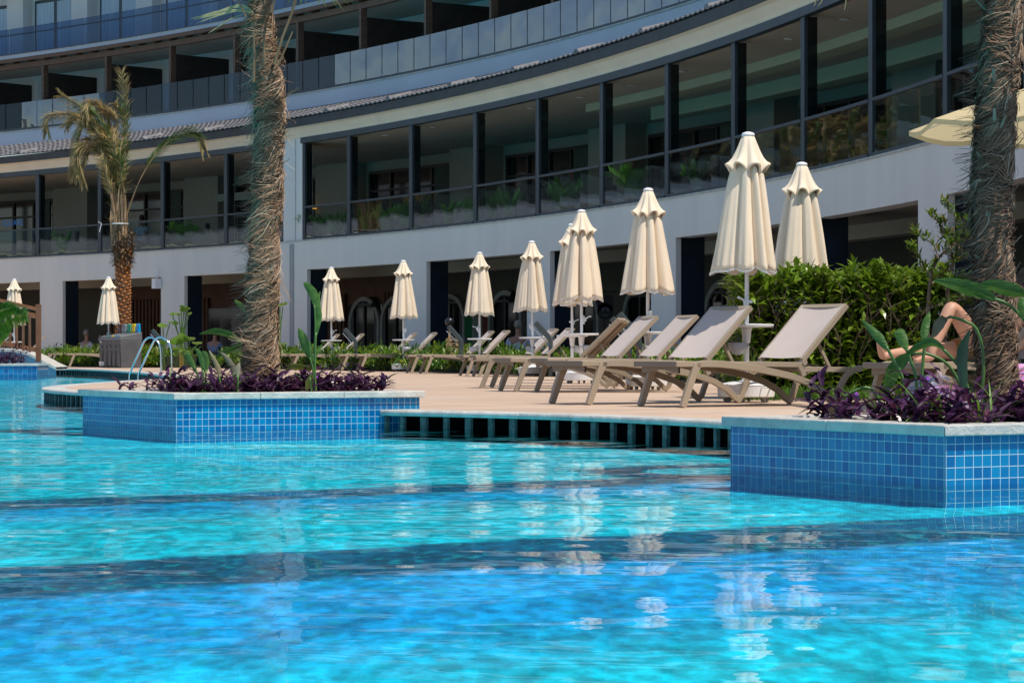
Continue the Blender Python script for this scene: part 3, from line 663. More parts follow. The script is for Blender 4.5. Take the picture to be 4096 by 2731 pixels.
# ============================================================ CLOSED UMBRELLAS
def make_umbrella(label, seed=11, nf=4.0):
    r = empty("closed_umbrella", (0, 0, 0), 0, label, "umbrella", "closed cream umbrellas with white pole tables")
    bs = MB().lathe([(.0, .048), (.255, .048), (.262, .056), (.268, .15), (.272, .155), (.270, .165), (.18, .185), (.05, .20), (.045, .23), (0, .23)], 40)
    b_ = bs.build("base", WHITE, r, smooth=False, bevel=.003)
    for k in range(6):
        a = k*pi/3+.3; x, y = .2*cos(a), .2*sin(a)
        MB().tube([(x-.012*sin(a), y+.012*cos(a), .024), (x+.012*sin(a), y-.012*cos(a), .024)], .024, 10).box((x, y, .042), (.03, .03, .02)).build("caster", mat("grey_caster", (.28, .29, .31), .5, .1, 4), b_)
    MB().tube([(.12, -.245, .145), (.14, -.29, .138), (.20, -.262, .138), (.21, -.17, .145)], .007, 6).build("base_handle", WHITE, b_)
    MB().tube([(0, 0, .2), (0, 0, 2.45)], .0205, 14).lathe([(.026, .2), (.026, .50), (.03, .505), (.03, .515), (.024, .52)], 16).lathe([(.03, .545), (.036, .56), (.044, .655), (.046, .66), (.050, .662), (.050, .685), (.03, .69)], 18).build("pole", WHITE, r, smooth=True)
    MB().lathe([(0, .688), (.06, .688), (.235, .693), (.248, .698), (.252, .712), (.250, .722), (.235, .722), (.225, .716), (0, .714)], 44).build("table", WHITE, r, bevel=.001)
    bw = mat("bowl_plastic", (.62, .64, .68), .25, .03, 2, trans=.3)
    MB().lathe([(.02, .435), (.055, .45), (.085, .485), (.092, .515), (.093, .55), (.088, .55), (.086, .515), (.06, .46), (0, .452)], 26, (-.085, -.09, 0)).tube([(0, -.0, .53), (-.05, -.05, .53)], .012, 8).build("ash_bowl", bw, r, smooth=True)
    cr_ = MB().box((-.005, -.026, .915), (.035, .03, .125)).box((-.01, -.045, .92), (.05, .035, .06)).tube([(.012, -.03, .93), (.05, -.03, .93)], .016, 10).tube([(-.01, -.06, .92), (-.055, -.075, .955), (-.085, -.08, .965)], .009, 8).tube([(-.085, -.08, .965), (-.085, -.11, .965)], .012, 8)
    cr_.build("crank", WHITE, r, bevel=.002)
    MB().lathe([(.052, 2.455), (.06, 2.46), (.062, 2.475), (.05, 2.49), (.02, 2.50), (0, 2.50)], 20).build("cap", WHITE, r, smooth=True)
    seg = 160; random.seed(seed); ph = [rr(0, 6.28) for _ in range(6)]
    def fold(a, t):
        b_ = a+.16*sin(2*a+ph[0])+.10*sin(3*a+ph[1]); q = abs(sin(nf*b_))**.55      # seven or eight uneven pleats with sharp valleys
        q2 = .5+.5*sin(3*b_+1.2+ph[5])
        return (q-.66)*(.36+.06*t)*(.55+.9*q2)+.02*sin(2*nf*b_+5*t+ph[4])*t+.05*sin(3*a+ph[2])*t+.02*sin(23*a+ph[3]+3*t)*t
    rows = 18; vs = []; zt, zb = 2.42, 1.185
    def prof_(t):
        return .055+.070*min(1, t/.22)**.7+.172*max(0, t-.15)**.85
    for i in range(rows+1):
        t = i/rows
        for k in range(seg):
            a = 2*pi*k/seg; rd = prof_(t)*(1+fold(a, t)*min(1, t*3.5)*1.25)
            edge = (.055*(1-abs(sin(nf*(a+.16*sin(2*a+ph[0])+.10*sin(3*a+ph[1])))))+.012*sin(5*a+ph[4]))*max(0, t-.6)/.4
            vs.append((rd*cos(a+.10*t), rd*sin(a+.10*t), zt+(zb-zt)*t+edge))
    main = MB().add(vs, [(i*seg+k, (i+1)*seg+k, (i+1)*seg+(k+1) % seg, i*seg+(k+1) % seg) for i in range(rows) for k in range(seg)])
    cn = main.build("canopy", LINEN, r, smooth=True)
    sd = cn.modifiers.new("thick", 'SOLIDIFY'); sd.thickness = .004
    hv = []
    for dz, k_ in ((0.014, 1.006), (-.006, 1.012), (-.006, .985)):
        for k in range(seg): x, y, z = vs[rows*seg+k]; hv.append((x*k_, y*k_, z+dz))
    MB().add(hv, [(j*seg+k, (j+1)*seg+k, (j+1)*seg+(k+1) % seg, j*seg+(k+1) % seg) for j in range(2) for k in range(seg)]).build("hem", mat("white_hem", (.8, .8, .8), .7, .02, 1), cn, smooth=True)
    vs = []; pr = [(.05, 2.462), (.062, 2.45), (.085, 2.39), (.112, 2.32), (.142, 2.255), (.170, 2.215), (.188, 2.200), (.196, 2.186), (.184, 2.168), (.155, 2.16)]
    for i, (rd, z) in enumerate(pr):
        t = i/9
        for k in range(seg):
            a = 2*pi*k/seg; q = abs(sin(4*a+.5+.3*sin(2*a)))**.8
            f = 1+(q-.62)*.50*t**1.2+.02*sin(21*a)*t; vs.append((rd*f*cos(a), rd*f*sin(a), z+(q-.6)*.075*t**2-.05*(1-q)*t+.012*sin(3*a+1)*t))
    vt = MB().add(vs, [(i*seg+k, (i+1)*seg+k, (i+1)*seg+(k+1) % seg, i*seg+(k+1) % seg) for i in range(9) for k in range(seg)]).build("vent_flap", LINEN, cn, smooth=True)
    sd = vt.modifiers.new("thick", 'SOLIDIFY'); sd.thickness = .004
    return r
UMB = [(2984, 22.4, 1.0, 0, "nearest closed cream umbrella, standing between the two front loungers"),
 (2590, 29.2, .975, .9, "closed cream umbrella second from the camera, right of the black leaf sign"),
 (2326, 34.8, 1.0, 2.1, "front closed umbrella of the two that overlap"),
 (2289, 38.6, 1.0, 3.0, "rear closed umbrella of the overlapping two, mostly hidden"),
 (2131, 44.7, 1.0, 4.2, "closed umbrella just right of the seated man in a white t-shirt"),
 (1918, 49.8, 1.0, 5.5, "closed umbrella in front of the green and red mural"),
 (1614, 54.3, 1.0, 1.3, "closed umbrella in front of a bare white column, right of the arched door"),
 (1326, 58.8, 1.0, 2.6, "closed umbrella right of the tall paddle leaf and shaggy palm"),
 (435, 66.6, 1.0, 3.6, "closed umbrella rising behind the recycling bins, beside the orange date palm trunk"),
 (57, 68.5, 1.0, 4.9, "closed umbrella behind the wooden bridge railing"),
 (3206, 26.0, 1.0, .5, "closed umbrella standing behind the big clipped hedge")]
protos_u = []
for i, (px, Y, s, rz, lb) in enumerate(UMB):
    if i < 3: o = make_umbrella(lb, 11+i*4, (4.0, 3.5, 4.0)[i]); protos_u.append(o)
    else: o = copy_tree(protos_u[(i*5+1) % 3])
    o['label'] = lb; o.location = at(px, Y, DECK); o.rotation_euler = (.006*sin(i*2.1), .008*cos(i*1.7), rz); o.scale = (1, 1, s)
# open umbrella over the person
def open_umbrella():
    c = at(4330, 19.6, DECK); r = empty("open_umbrella", c, rad(12), "open pale yellow umbrella shading the lying person, cut by the picture edge", "umbrella")
    MB().tube([(0, 0, .1), (0, 0, 2.7)], .021, 12).lathe([(0, .048), (.26, .05), (.27, .15), (.05, .2), (0, .2)], 30).build("pole", WHITE, r, smooth=True)
    n = 8; R_ = 1.42; vs = [(0, 0, 2.72)]; rows = 5
    for i in range(1, rows+1):
        t = i/rows
        for k in range(n*4):
            a = 2*pi*k/(n*4)+.2; q = abs(sin(n*(a-.2)/2)); rd = R_*t*(1-.07*q*t); vs.append((rd*cos(a), rd*sin(a), 2.72-.42*t**1.15-.05*q*t))
    m = n*4; fs = [(0, 1+k, 1+(k+1) % m) for k in range(m)]+[(1+(i-1)*m+k, 1+i*m+k, 1+i*m+(k+1) % m, 1+(i-1)*m+(k+1) % m) for i in range(1, rows) for k in range(m)]
    k0 = len(vs)-m
    for k in range(m): x, y, z = vs[k0+k]; vs.append((x*1.0, y*1.0, z-.04))
    fs += [(k0+k, k0+m+k, k0+m+(k+1) % m, k0+(k+1) % m) for k in range(m)]
    cn = MB().add(vs, fs).build("canopy", mat("yellow_canvas", (.78, .66, .40), .8, .04, 2, trans=.45), r)
    for k in range(n):
        a = 2*pi*k/n+.2; MB().tube([(0, 0, 2.66), (R_*.6*cos(a), R_*.6*sin(a), 2.46), (R_*.98*cos(a), R_*.98*sin(a), 2.27)], .008, 5).build("rib", WHITE, r)
    return r
open_umbrella()

# ============================================================ VEGETATION
LEAF = mat("hedge_leaf", (.14, .23, .018), .30, .3, 3, island=.45, trans=.35, tint=(.20, .26, .03))
LEAFY = mat("yellow_green_leaf", (.15, .24, .02), .4, .3, 3, island=.4, trans=.4, tint=(.36, .36, .03))
LEAFG = mat("bright_green_leaf", (.07, .17, .018), .35, .25, 3, island=.4, trans=.4)
PURP = mat("purple_leaf", (.055, .015, .055), .32, .3, 6, island=.5, trans=.2, tint=(.12, .03, .06))
PADDLE = mat("paddle_leaf", (.05, .15, .025), .32, .25, 7, trans=.4, col2=(.13, .25, .05), bump=.5, bscale=35, stretch=(1, 1, 3))
DRYL = mat("dry_leaf", (.38, .28, .15), .7, .25, 6, island=.3, trans=.2)
TWIG = mat("twig_bark", (.15, .105, .075), .85, .3, 10)
FIBRE = mat("palm_fibre_shaded", (.15, .085, .048), .75, .25, 4, island=.75, tint=(.40, .31, .22))  # darker copy for the near palm, its crown's shade put into the colour
FIBRED = mat("palm_fibre_grey", (.21, .125, .07), .75, .25, 4, island=.75, tint=(.56, .43, .31))
CORE = mat("palm_trunk_core", (.035, .024, .016), .9, .5, 12, bump=.8, bscale=40)
FROND = mat("palm_frond", (.10, .18, .03), .5, .3, 3, island=.35, trans=.3, tint=(.20, .15, .06))
DRYF = mat("dry_frond", (.52, .39, .19), .6, .3, 3, island=.4, trans=.35, tint=(.10, .15, .03))

def hedge_box(name, label, corners, z0, z1, n, L, m, branches=0, group=None, clump=0):
    """clipped hedge over a footprint polygon a,b,c,d; leaves fill a ragged shell"""
    a, b, c, d = [Vector((*q, 0)) for q in corners]; o = (a+c)/2; o.z = z0
    r = empty(name, o, 0, label, "hedge", group)
    def pt(s, t): return a.lerp(b, s).lerp(d.lerp(c, s), t)
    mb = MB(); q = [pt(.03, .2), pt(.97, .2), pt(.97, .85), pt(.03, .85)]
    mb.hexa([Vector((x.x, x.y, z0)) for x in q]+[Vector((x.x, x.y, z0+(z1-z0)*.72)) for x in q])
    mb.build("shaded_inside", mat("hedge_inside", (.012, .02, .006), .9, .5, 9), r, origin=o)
    mb = MB(); mt = MB(); wv = [rr(0, 6) for _ in range(4)]
    for i in range(n):
        s, t, h = rnd(), rnd(), rnd()
        f = random.random()
        if f < .5: t = rnd()**2*.28
        elif f < .88: h = 1-rnd()**2*.18
        elif f < .94: s = rnd()**2*.06
        p = pt(s, t); lump = 1+.05*sin(s*23+wv[0])+.05*sin(s*51+wv[1]+t*9)+.04*sin(t*17)
        zz = z0+(z1-z0)*h*lump; p.z = zz; p += Vector((rr(-.05, .05), rr(-.06, .06), rr(-.03, .05)))
        dr = Vector((rr(-1, 1), rr(-1, .5), rr(-.35, .9))); mb.leaf(p, dr, L*rr(.7, 1.3), L*rr(.38, .55), rr(0, .9), 2, .22)
    mb.build("leaves", m, r, origin=o)
    for i in range(branches):
        s = rnd(); p = pt(s, rr(.0, .3)); p.z = z0+rr(.1, .5)*(z1-z0); q = [p]
        dv = Vector((rr(-.5, .5), rr(-.7, 0), 1)).normalized()
        for k in range(4): q.append(q[-1]+dv*(z1-z0)*rr(.1, .16)); dv = (dv+Vector((rr(-.5, .5), rr(-.3, .2), rr(-.1, .3)))).normalized()
        mt.tube(q, [.009, .008, .006, .004, .003], 5)
        for e in q[2:]: mt.tube([e, e+Vector((rr(-.12, .12), rr(-.12, 0), rr(.05, .14)))], [.004, .002], 4)
    if branches: mt.build("branches", TWIG, r, origin=o)
    return r
random.seed(3)
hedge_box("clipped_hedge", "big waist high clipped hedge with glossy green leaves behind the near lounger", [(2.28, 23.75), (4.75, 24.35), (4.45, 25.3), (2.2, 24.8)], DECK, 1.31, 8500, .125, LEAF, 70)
def arc_hedge(name, label, t0, t1, d0, d1, h, n, L, m, m2=None, group="low plant beds along the foot of the hotel"):
    o = P((t0+t1)/2, (d0+d1)/2, DECK); r = empty(name, o, 0, label, "plant bed", group); mb = MB(); mc = MB()
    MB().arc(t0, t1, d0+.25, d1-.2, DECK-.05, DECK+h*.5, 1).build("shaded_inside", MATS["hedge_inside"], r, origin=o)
    MB().arc(t0, t1, d0-.05, d1+.1, DECK-.1, DECK+.02, 1).build("soil", SOIL, r, origin=o)
    for i in range(n):
        t = rr(t0, t1); f = rnd(); d = d0+(d1-d0)*f; hh = h*(.55+.3*sin(t*9.1+f*4)**2+.25*rnd()*sin(t*27)**2)*(.35+.65*min(1, f*3))
        z = DECK+hh*(rnd()**.5); p = P(t, d, z)
        dv = Vector((rr(-1, 1), rr(-1, .6), rr(-.1, 1.2)))
        (mb if (not m2 or sin(t*6.3+1)*.5+rnd() > .45) else mc).leaf(p, dv, L*rr(.6, 1.4), L*rr(.3, .45), rr(0, .9), 2, .2)
    mb.build("leaves", m, r, origin=o)
    if m2: mc.build("pale_leaves", m2, r, origin=o)
    return r
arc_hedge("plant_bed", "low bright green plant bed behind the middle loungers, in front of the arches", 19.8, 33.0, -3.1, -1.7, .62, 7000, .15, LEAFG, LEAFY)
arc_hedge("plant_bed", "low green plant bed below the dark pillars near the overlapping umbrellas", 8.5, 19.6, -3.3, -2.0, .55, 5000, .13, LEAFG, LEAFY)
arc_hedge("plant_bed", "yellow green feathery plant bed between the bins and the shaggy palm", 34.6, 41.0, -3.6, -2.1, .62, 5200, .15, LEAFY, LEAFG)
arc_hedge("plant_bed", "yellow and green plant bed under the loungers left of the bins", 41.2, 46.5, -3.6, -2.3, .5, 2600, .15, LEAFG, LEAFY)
# grassy strip beneath the hedge and around the person's lounger
def grass_patch(c, ux, uy, n, h, m, name="ground_cover"):
    mb = MB()
    for i in range(n):
        p = Vector(c)+Vector(ux)*rnd()+Vector(uy)*rnd(); mb.leaf(p, (rr(-.8, .8), rr(-.8, .5), 1), h*rr(.5, 1.3), .012*rr(.7, 1.6), rr(.2, 1.4), 3, .1)
    o = mb.build(name, m, None, origin=c); tag(o, kind='stuff'); return o
a_ = grass_patch((2.0, 22.95, DECK), (2.9, .3, 0), (.1, .75, 0), 1500, .17, LEAFG); a_['label'] = "grassy ground cover at the foot of the big hedge"; a_['category'] = "grass"
a_ = grass_patch((3.2, 19.6, DECK), (2.6, .3, 0), (.2, 2.2, 0), 2600, .20, LEAFY, "ground_cover"); a_['label'] = "yellow green ground cover behind the shaded lounger"; a_['category'] = "grass"

def purple_bed(c, lu, lv, z, n, label, u=U, v=V_, mrg=.2, h=.22):
    mb = MB(); fl_ = MB(); o = Vector((c[0], c[1], z))
    for i in range(n):
        s, t = rnd(), rnd()
        if rnd() < .45: t = rnd()*.25
        p = Vector((c[0], c[1], 0))+u*(mrg-.04+(lu-2*mrg+.08)*s)+v*(mrg-.04+(lv-2*mrg+.08)*t); p.z = z
        st = Vector((rr(-.5, .5), rr(-.6, .3), 1)).normalized(); hgt = h*rr(.25, 1.05)*(.75+.45*sin(s*17+t*5)**2)
        for k in range(random.randint(4, 6)):
            q = p+st*hgt*(k+1)/6; az = rr(0, 6.28)
            mb.leaf(q, (cos(az), sin(az), rr(.1, 1.3)), rr(.09, .17), rr(.028, .042), rr(.3, 1.3), 3, .45)
        if rnd() < .05: q = p+st*hgt; fl_.box(q+Vector((0, 0, .02)), (.014, .014, .012), rr(0, 3))
    ob = mb.build("purple_ground_cover", PURP, None, origin=o); tag(ob, label, "plants", None, 'stuff')
    if fl_.v: fl_.build("blossoms", mat("violet_flower", (.45, .08, .6), .6, .1, 3), ob, origin=o)
    return ob
purple_bed(P1, P1U, P1V, .26, 250, "purple leaved plants filling the middle tiled planter", h=.20)
purple_bed(P2, 3.2, P2V, .25, 340, "purple leaved plants filling the near tiled planter at the right edge", h=.21)
purple_bed((-14.6, 57.4), 3.0, 2.0, .27, 330, "purple leaved plants in the small far planter below the bridge", Vector((1, .06, 0)), Vector((-.06, 1, 0)), h=.42)
def blades(c, lu, lv, z, n, label, L=.4):
    mb = MB(); o = Vector((c[0], c[1], z))
    for i in range(n):
        s, t = rnd(), rnd()*.6; p = Vector((c[0], c[1], 0))+U*(.22+(lu-.44)*s)+V_*(.22+(lv-.44)*t); p.z = z
        for k in range(4): mb.leaf(p, (rr(-1, 1), rr(-.6, .3), rr(.8, 2)), L*rr(.4, 1.1), rr(.007, .012), rr(.8, 2.4), 7, .1)
    ob = mb.build("long_grass", mat("grass_blade", (.13, .25, .03), .45, .2, 3, island=.3, trans=.3), None, origin=o); return tag(ob, label, "grass", None, 'stuff')
blades(P2, 3.0, P2V, .25, 75, "thin bright grass blades arching among the near purple leaves", .36)
blades(P1, P1U, P1V, .26, 22, "few thin grass blades at the corner of the middle planter", .34)

# ---- paddle leaved plants: stem and blade follow world points
def ribbon(mb, pts, ws, side, fold=.12):
    pts = [Vector(p) for p in pts]; n = len(pts)
    # resample smoothly
    P_ = []; W_ = []
    for i in range(n-1):
        p0, p1, p2, p3 = pts[max(i-1, 0)], pts[i], pts[i+1], pts[min(i+2, n-1)]
        for k in range(6):
            t = k/6; P_.append(.5*((2*p1)+(-p0+p2)*t+(2*p0-5*p1+4*p2-p3)*t*t+(-p0+3*p1-3*p2+p3)*t**3)); W_.append(ws[i]*(1-t)+ws[i+1]*t)
    P_.append(pts[-1]); W_.append(ws[-1]); vs = []
    for i, p in enumerate(P_):
        d = (P_[min(i+1, len(P_)-1)]-P_[max(i-1, 0)]).normalized(); sd = (Vector(side)-d*Vector(side).dot(d)).normalized(); nn = d.cross(sd)
        wv = W_[i]/2; vs += [p-sd*wv+nn*wv*fold*2, p-sd*wv*.5+nn*wv*fold*.6, p, p+sd*wv*.5+nn*wv*fold*.6, p+sd*wv+nn*wv*fold*2]
    return mb.add(vs, [(i*5+j, i*5+j+1, i*5+j+6, i*5+j+5) for i in range(len(P_)-1) for j in range(4)])
def curve_pts(pts, k=5):
    pts = [Vector(p) for p in pts]; n = len(pts); out = []
    for i in range(n-1):
        p0, p1, p2, p3 = pts[max(i-1, 0)], pts[i], pts[i+1], pts[min(i+2, n-1)]
        for j in range(k): t = j/k; out.append(.5*((2*p1)+(-p0+p2)*t+(2*p0-5*p1+4*p2-p3)*t*t+(-p0+3*p1-3*p2+p3)*t**3))
    return out+[pts[-1]]
def paddle_plant(label, Y, leaves, name="paddle_leaf_plant", zb=.25):
    base = None; r = None
    for li, (stem, blade, wid, m, side) in enumerate(leaves):
        dy = .05*li*(-1 if li % 2 else 1)
        sp = [at(px, Y+dy+.0015*(py-1500)*0, None, py) for px, py in stem]; bp = [at(px, Y+dy+.02*k, None, py) for k, (px, py) in enumerate(blade)]
        sp[0].z = zb
        if r is None: base = sp[0].copy(); r = empty(name, base, 0, label, "plant")
        if len(sp) > 1: MB().tube(curve_pts(sp), .0085, 6).build("stem", mat("green_stem", (.07, .16, .03), .4, .2, 4), r, True, origin=base)
        wm = [w_*Y/F for w_ in wid]; ribbon(MB(), bp, wm, side).build("leaf", m, r, True, origin=base)
    return r
SX = (1, -.35, .25); SZ = (.15, -.5, 1); SD = (.8, -.6, .1)
DRYP = mat("withered_leaf", (.22, .20, .13), .6, .4, 5, trans=.2)
paddle_plant("paddle leaved plant with a long drooping leaf and a spear leaf in the near planter", 12.1, [
  ([(3640, 1640), (3612, 1520), (3584, 1458), (3545, 1385)], [(3545, 1392), (3515, 1350), (3485, 1318), (3447, 1279)], [22, 40, 30, 3], PADDLE, SX),
  ([(3672, 1640), (3665, 1520), (3642, 1441), (3625, 1395)], [(3628, 1400), (3612, 1365), (3597, 1330), (3588, 1318)], [12, 42, 46, 30], PADDLE, SX),
  ([(3680, 1640), (3688, 1500), (3699, 1370)], [(3699, 1374), (3697, 1330), (3706, 1280), (3718, 1246)], [10, 36, 32, 3], PADDLE, SX),
  ([(3905, 1650), (3882, 1590), (3842, 1475), (3774, 1398)], [(3780, 1402), (3745, 1375), (3710, 1370), (3660, 1395), (3612, 1430)], [8, 30, 42, 30, 5], PADDLE, SZ),
  ([(3890, 1650), (3850, 1560), (3791, 1458), (3706, 1414), (3645, 1418)], [(3650, 1415), (3610, 1440), (3575, 1485), (3553, 1540), (3540, 1595)], [14, 50, 62, 42, 4], PADDLE, SX),
  ([(3870, 1660), (3862, 1600)], [(3865, 1595), (3850, 1500), (3850, 1400), (3880, 1318)], [10, 40, 46, 4], mat("deep_green_leaf", (.010, .035, .012), .3, .3, 4), SX)])
paddle_plant("tall paddle leaved plant beside the near palm with a broad leaf spreading over the knee", 12.6, [
  ([(4190, 1640), (4150, 1400), (4110, 1300), (4040, 1222), (3977, 1195)], [(3985, 1200), (3930, 1172), (3860, 1150), (3790, 1132), (3733, 1122)], [10, 62, 64, 44, 3], PADDLE, SZ),
  ([(4200, 1640), (4190, 1400), (4150, 1240), (4096, 1185)], [(4110, 1178), (4060, 1165), (4000, 1150), (3950, 1140), (3905, 1152)], [14, 60, 62, 40, 8], PADDLE, SZ),
  ([(3920, 1650), (3935, 1450), (3909, 1323), (3860, 1285), (3800, 1266)], [(3806, 1268), (3780, 1270), (3755, 1300), (3738, 1335), (3722, 1352)], [8, 34, 44, 24, 4], DRYP, SX),
  ([(4230, 1640), (4150, 1430), (4110, 1290)], [(4110, 1300), (4090, 1230), (4085, 1190)], [14, 44, 20], PADDLE, SX)])
paddle_plant("withered curling leaf on a thin stalk at the near planter's left corner", 12.2, [
  ([(3560, 1650), (3490, 1560), (3420, 1562), (3350, 1605)], [(3350, 1600), (3335, 1625), (3328, 1655), (3345, 1668)], [8, 26, 24, 6], DRYL, SX)], "withered_stalk")
paddle_plant("tall upright paddle leaved plant at the right end of the middle planter", 19.6, [
  ([(1262, 1560), (1258, 1450), (1262, 1300), (1258, 1220)], [(1260, 1235), (1262, 1205), (1248, 1170), (1226, 1140), (1214, 1130)], [10, 34, 40, 26, 3], PADDLE, SX),
  ([(1258, 1560), (1252, 1480), (1240, 1430)], [(1250, 1445), (1225, 1390), (1205, 1340), (1193, 1312)], [14, 44, 34, 3], PADDLE, SX),
  ([(1264, 1560), (1256, 1420)], [(1256, 1430), (1272, 1400), (1288, 1376)], [8, 26, 3], PADDLE, SX),
  ([(1266, 1560), (1260, 1480), (1264, 1330)], [(1264, 1340), (1276, 1270), (1270, 1205), (1280, 1165)], [8, 24, 22, 3], PADDLE, SX),
  ([(1255, 1560), (1180, 1490)], [(1245, 1478), (1200, 1468), (1165, 1470), (1140, 1490)], [20, 30, 26, 6], mat("yellowing_leaf", (.22, .24, .04), .5, .25, 5, trans=.3), SZ),
  ([(1250, 1560), (1240, 1510)], [(1250, 1500), (1238, 1530), (1225, 1560)], [18, 34, 8], MATS["yellowing_leaf"], SX)])
paddle_plant("group of grey green spear leaves left of the shaggy palm trunk in the middle planter", 19.3, [
  ([(800, 1540), (790, 1500), (775, 1465)], [(782, 1480), (765, 1450), (748, 1415), (742, 1408)], [12, 26, 24, 5], PADDLE, SX),
  ([(815, 1540), (812, 1480)], [(814, 1490), (805, 1440), (795, 1410), (782, 1392)], [12, 24, 20, 3], PADDLE, SX),
  ([(820, 1540), (824, 1480)], [(824, 1485), (826, 1450), (820, 1415), (808, 1405)], [12, 24, 20, 3], PADDLE, SX),
  ([(890, 1540), (876, 1500)], [(880, 1505), (870, 1470), (852, 1430), (836, 1402)], [14, 24, 14, 4], DRYL, SX),
  ([(940, 1540), (935, 1490)], [(942, 1500), (930, 1470), (905, 1430), (882, 1408)], [16, 30, 20, 3], MATS["withered_leaf"], SX),
  ([(950, 1540), (952, 1500)], [(950, 1500), (950, 1470), (957, 1450)], [16, 26, 6], MATS["withered_leaf"], SX)])
paddle_plant("long dark green leaves reaching left from behind the shaggy palm trunk", 20.6, [
  ([(1010, 1560), (1000, 1420), (950, 1358)], [(960, 1362), (920, 1340), (860, 1326), (797, 1336)], [8, 30, 30, 3], PADDLE, SZ),
  ([(1010, 1560), (1000, 1460)], [(995, 1384), (950, 1392), (900, 1410), (860, 1436)], [20, 28, 26, 4], PADDLE, SZ),
  ([(1020, 1560), (1010, 1300)], [(1005, 1268), (975, 1235), (955, 1215), (938, 1200)], [14, 26, 20, 3], PADDLE, SX)])
# ---- shaggy fan palms
def frond_fan(mb, base, d, L, n, spread, droop, wd=.028):
    """fan leaf: many narrow blades from one point"""
    d = Vector(d).normalized(); s = d.cross(Vector((0, 0, 1)));
    if s.length < .1: s = Vector((1, 0, 0))
    s.normalize()
    for k in range(n):
        a = spread*(k/(n-1)-.5)*2; dv = Matrix.Rotation(a, 3, s.cross(d).normalized()) @ d
        mb.leaf(base, dv, L*(1-.25*abs(a/spread))*rr(.85, 1.1), wd, droop*rr(.6, 1.5), 5, .5)
def shag_palm(name, label, path, radii, nf, mf, wsc, flen, seed, stubs=60, crown=True, fluff=.9):
    random.seed(seed); base = Vector(path[0]); r = empty(name, base, 0, label, "palm tree")
    cp = curve_pts(path, 10); n = len(cp); rs = []
    for i in range(n):
        t = i/(n-1)*(len(radii)-1); k = min(int(t), len(radii)-2); rs.append(radii[k]*(1-(t-k))+radii[k+1]*(t-k))
    seg = 20; vs = []
    cc = [];
    for i in range(n-1):
        for j in range(4): cc.append((cp[i].lerp(cp[i+1], j/4), rs[i]+(rs[i+1]-rs[i])*j/4))
    cc.append((cp[-1], rs[-1]))
    for i, (p, rad_) in enumerate(cc):
        for k in range(seg):
            a = 2*pi*k/seg; led = (p.z*5.3+1.1*sin(a*2+seed)) % 1.0; q = rad_*(.80+.14*(1-led)+.04*sin(i*.37-a*3))
            vs.append((p.x+q*cos(a), p.y+q*sin(a), p.z))
    m_ = len(cc); MB().add(vs, [(i*seg+k, i*seg+(k+1) % seg, (i+1)*seg+(k+1) % seg, (i+1)*seg+k) for i in range(m_-1) for k in range(seg)]).build("trunk", CORE, r, True, origin=base)
    mb = MB()
    for c_ in range(nf):
        f = rnd()*(n-1); i = min(int(f), n-2); p = cp[i].lerp(cp[i+1], f-i); rd = rs[i]*.92
        a = rr(-pi*1.02, pi*.18) if rnd() < .85 else rr(0, 2*pi); led = (p.z*5.3+1.1*sin(a*2+seed)) % 1.0
        lift = .96+.26*(1-led)+.06*sin(p.z*31+a*3); z = p.z; L = flen*rr(.35, 1.25); stp = L/5; q = [Vector((p.x+rd*lift*cos(a), p.y+rd*lift*sin(a), z))]
        fl_ = .55*sin(p.z*8.7+a*1.7+seed)+.35*sin(p.z*23+a*4)-.18; wrap = rnd() < .78; free = rr(.0, 1)**3*fluff*(.5 if wrap else 1.2); out = rd*lift; wob = rr(-.5, .5); dirn = None
        for k in range(5):
            ang_ = fl_+wob*(k-2)*.35+.35*sin(q[-1].z*40+k)
            if dirn is None or a > -pi*.98 or wrap:
                a -= stp*cos(ang_)/max(out, .05); out += stp*free*.5; z += stp*sin(ang_)-.010*k*flen
                nq = Vector((p.x+out*cos(a), p.y+out*sin(a), z)); dirn = (nq-q[-1]).normalized(); q.append(nq)
            else:
                dirn = (dirn+Vector((-.5, .1, rr(-.3, .15)))).normalized(); q.append(q[-1]+dirn*stp)
        mb.strand(q, rr(.003, .0085)*wsc)
    for c_ in range(stubs):
        f = rnd()*(n-1); i = min(int(f), n-2); p = cp[i]; a0 = rr(-pi, .3) if rnd() < .8 else rr(0, 6.28); out = Vector((cos(a0), sin(a0), 0)); q = p+out*rs[i]*.85
        d = (out*rr(.3, 1)+Vector((0, 0, rr(.3, 1.2)))).normalized(); L = rr(.05, .13)
        mb.leaf(q, d, L, rr(.018, .035), rr(-.3, .6), 3, .35, shape=lambda t: 1-.5*t)
    mb.build("fibres", mf, r, origin=base)
    top = cp[-1]
    if crown:
        fb = MB(); pb = MB()
        for k in range(20):
            a = k*2.399+seed; el = rr(-.15, 1.2); d = Vector((cos(a), sin(a), math.tan(el)*.9)).normalized(); L = rr(.5, .85)
            pts = [top+Vector((0, 0, rr(-.1, .2))), top+d*L*.5+Vector((0, 0, .08)), top+d*L+Vector((0, 0, .06))]; pb.tube(pts, [.012, .010, .007], 5)
            frond_fan(fb, pts[-1], d, rr(.45, .65), 22, 1.5, rr(.3, .9), .03)
        pb.build("petioles", mat("petiole", (.22, .20, .06), .5, .2, 4), r, origin=base); fb.build("crown", FROND, r, origin=base)
    return r, cp, rs
m1 = [at(1040, 20, .24), at(1040, 20, None, 1450), at(1050, 20, None, 1250), at(1058, 20, None, 1000), at(1072, 20, None, 700), at(1080, 20, None, 420), at(1066, 20, None, 230), at(1048, 20, None, 90), at(1040, 20, None, -60)]
r1, cp1, rs1 = shag_palm("shaggy_palm", "tall shaggy fibrous palm trunk growing from the middle tiled planter", m1, [.095, .128, .122, .115, .108, .110, .110, .098, .085, .07], 15000, FIBRED, 1.0, .24, 5, 70)
b0 = Vector(m1[0])
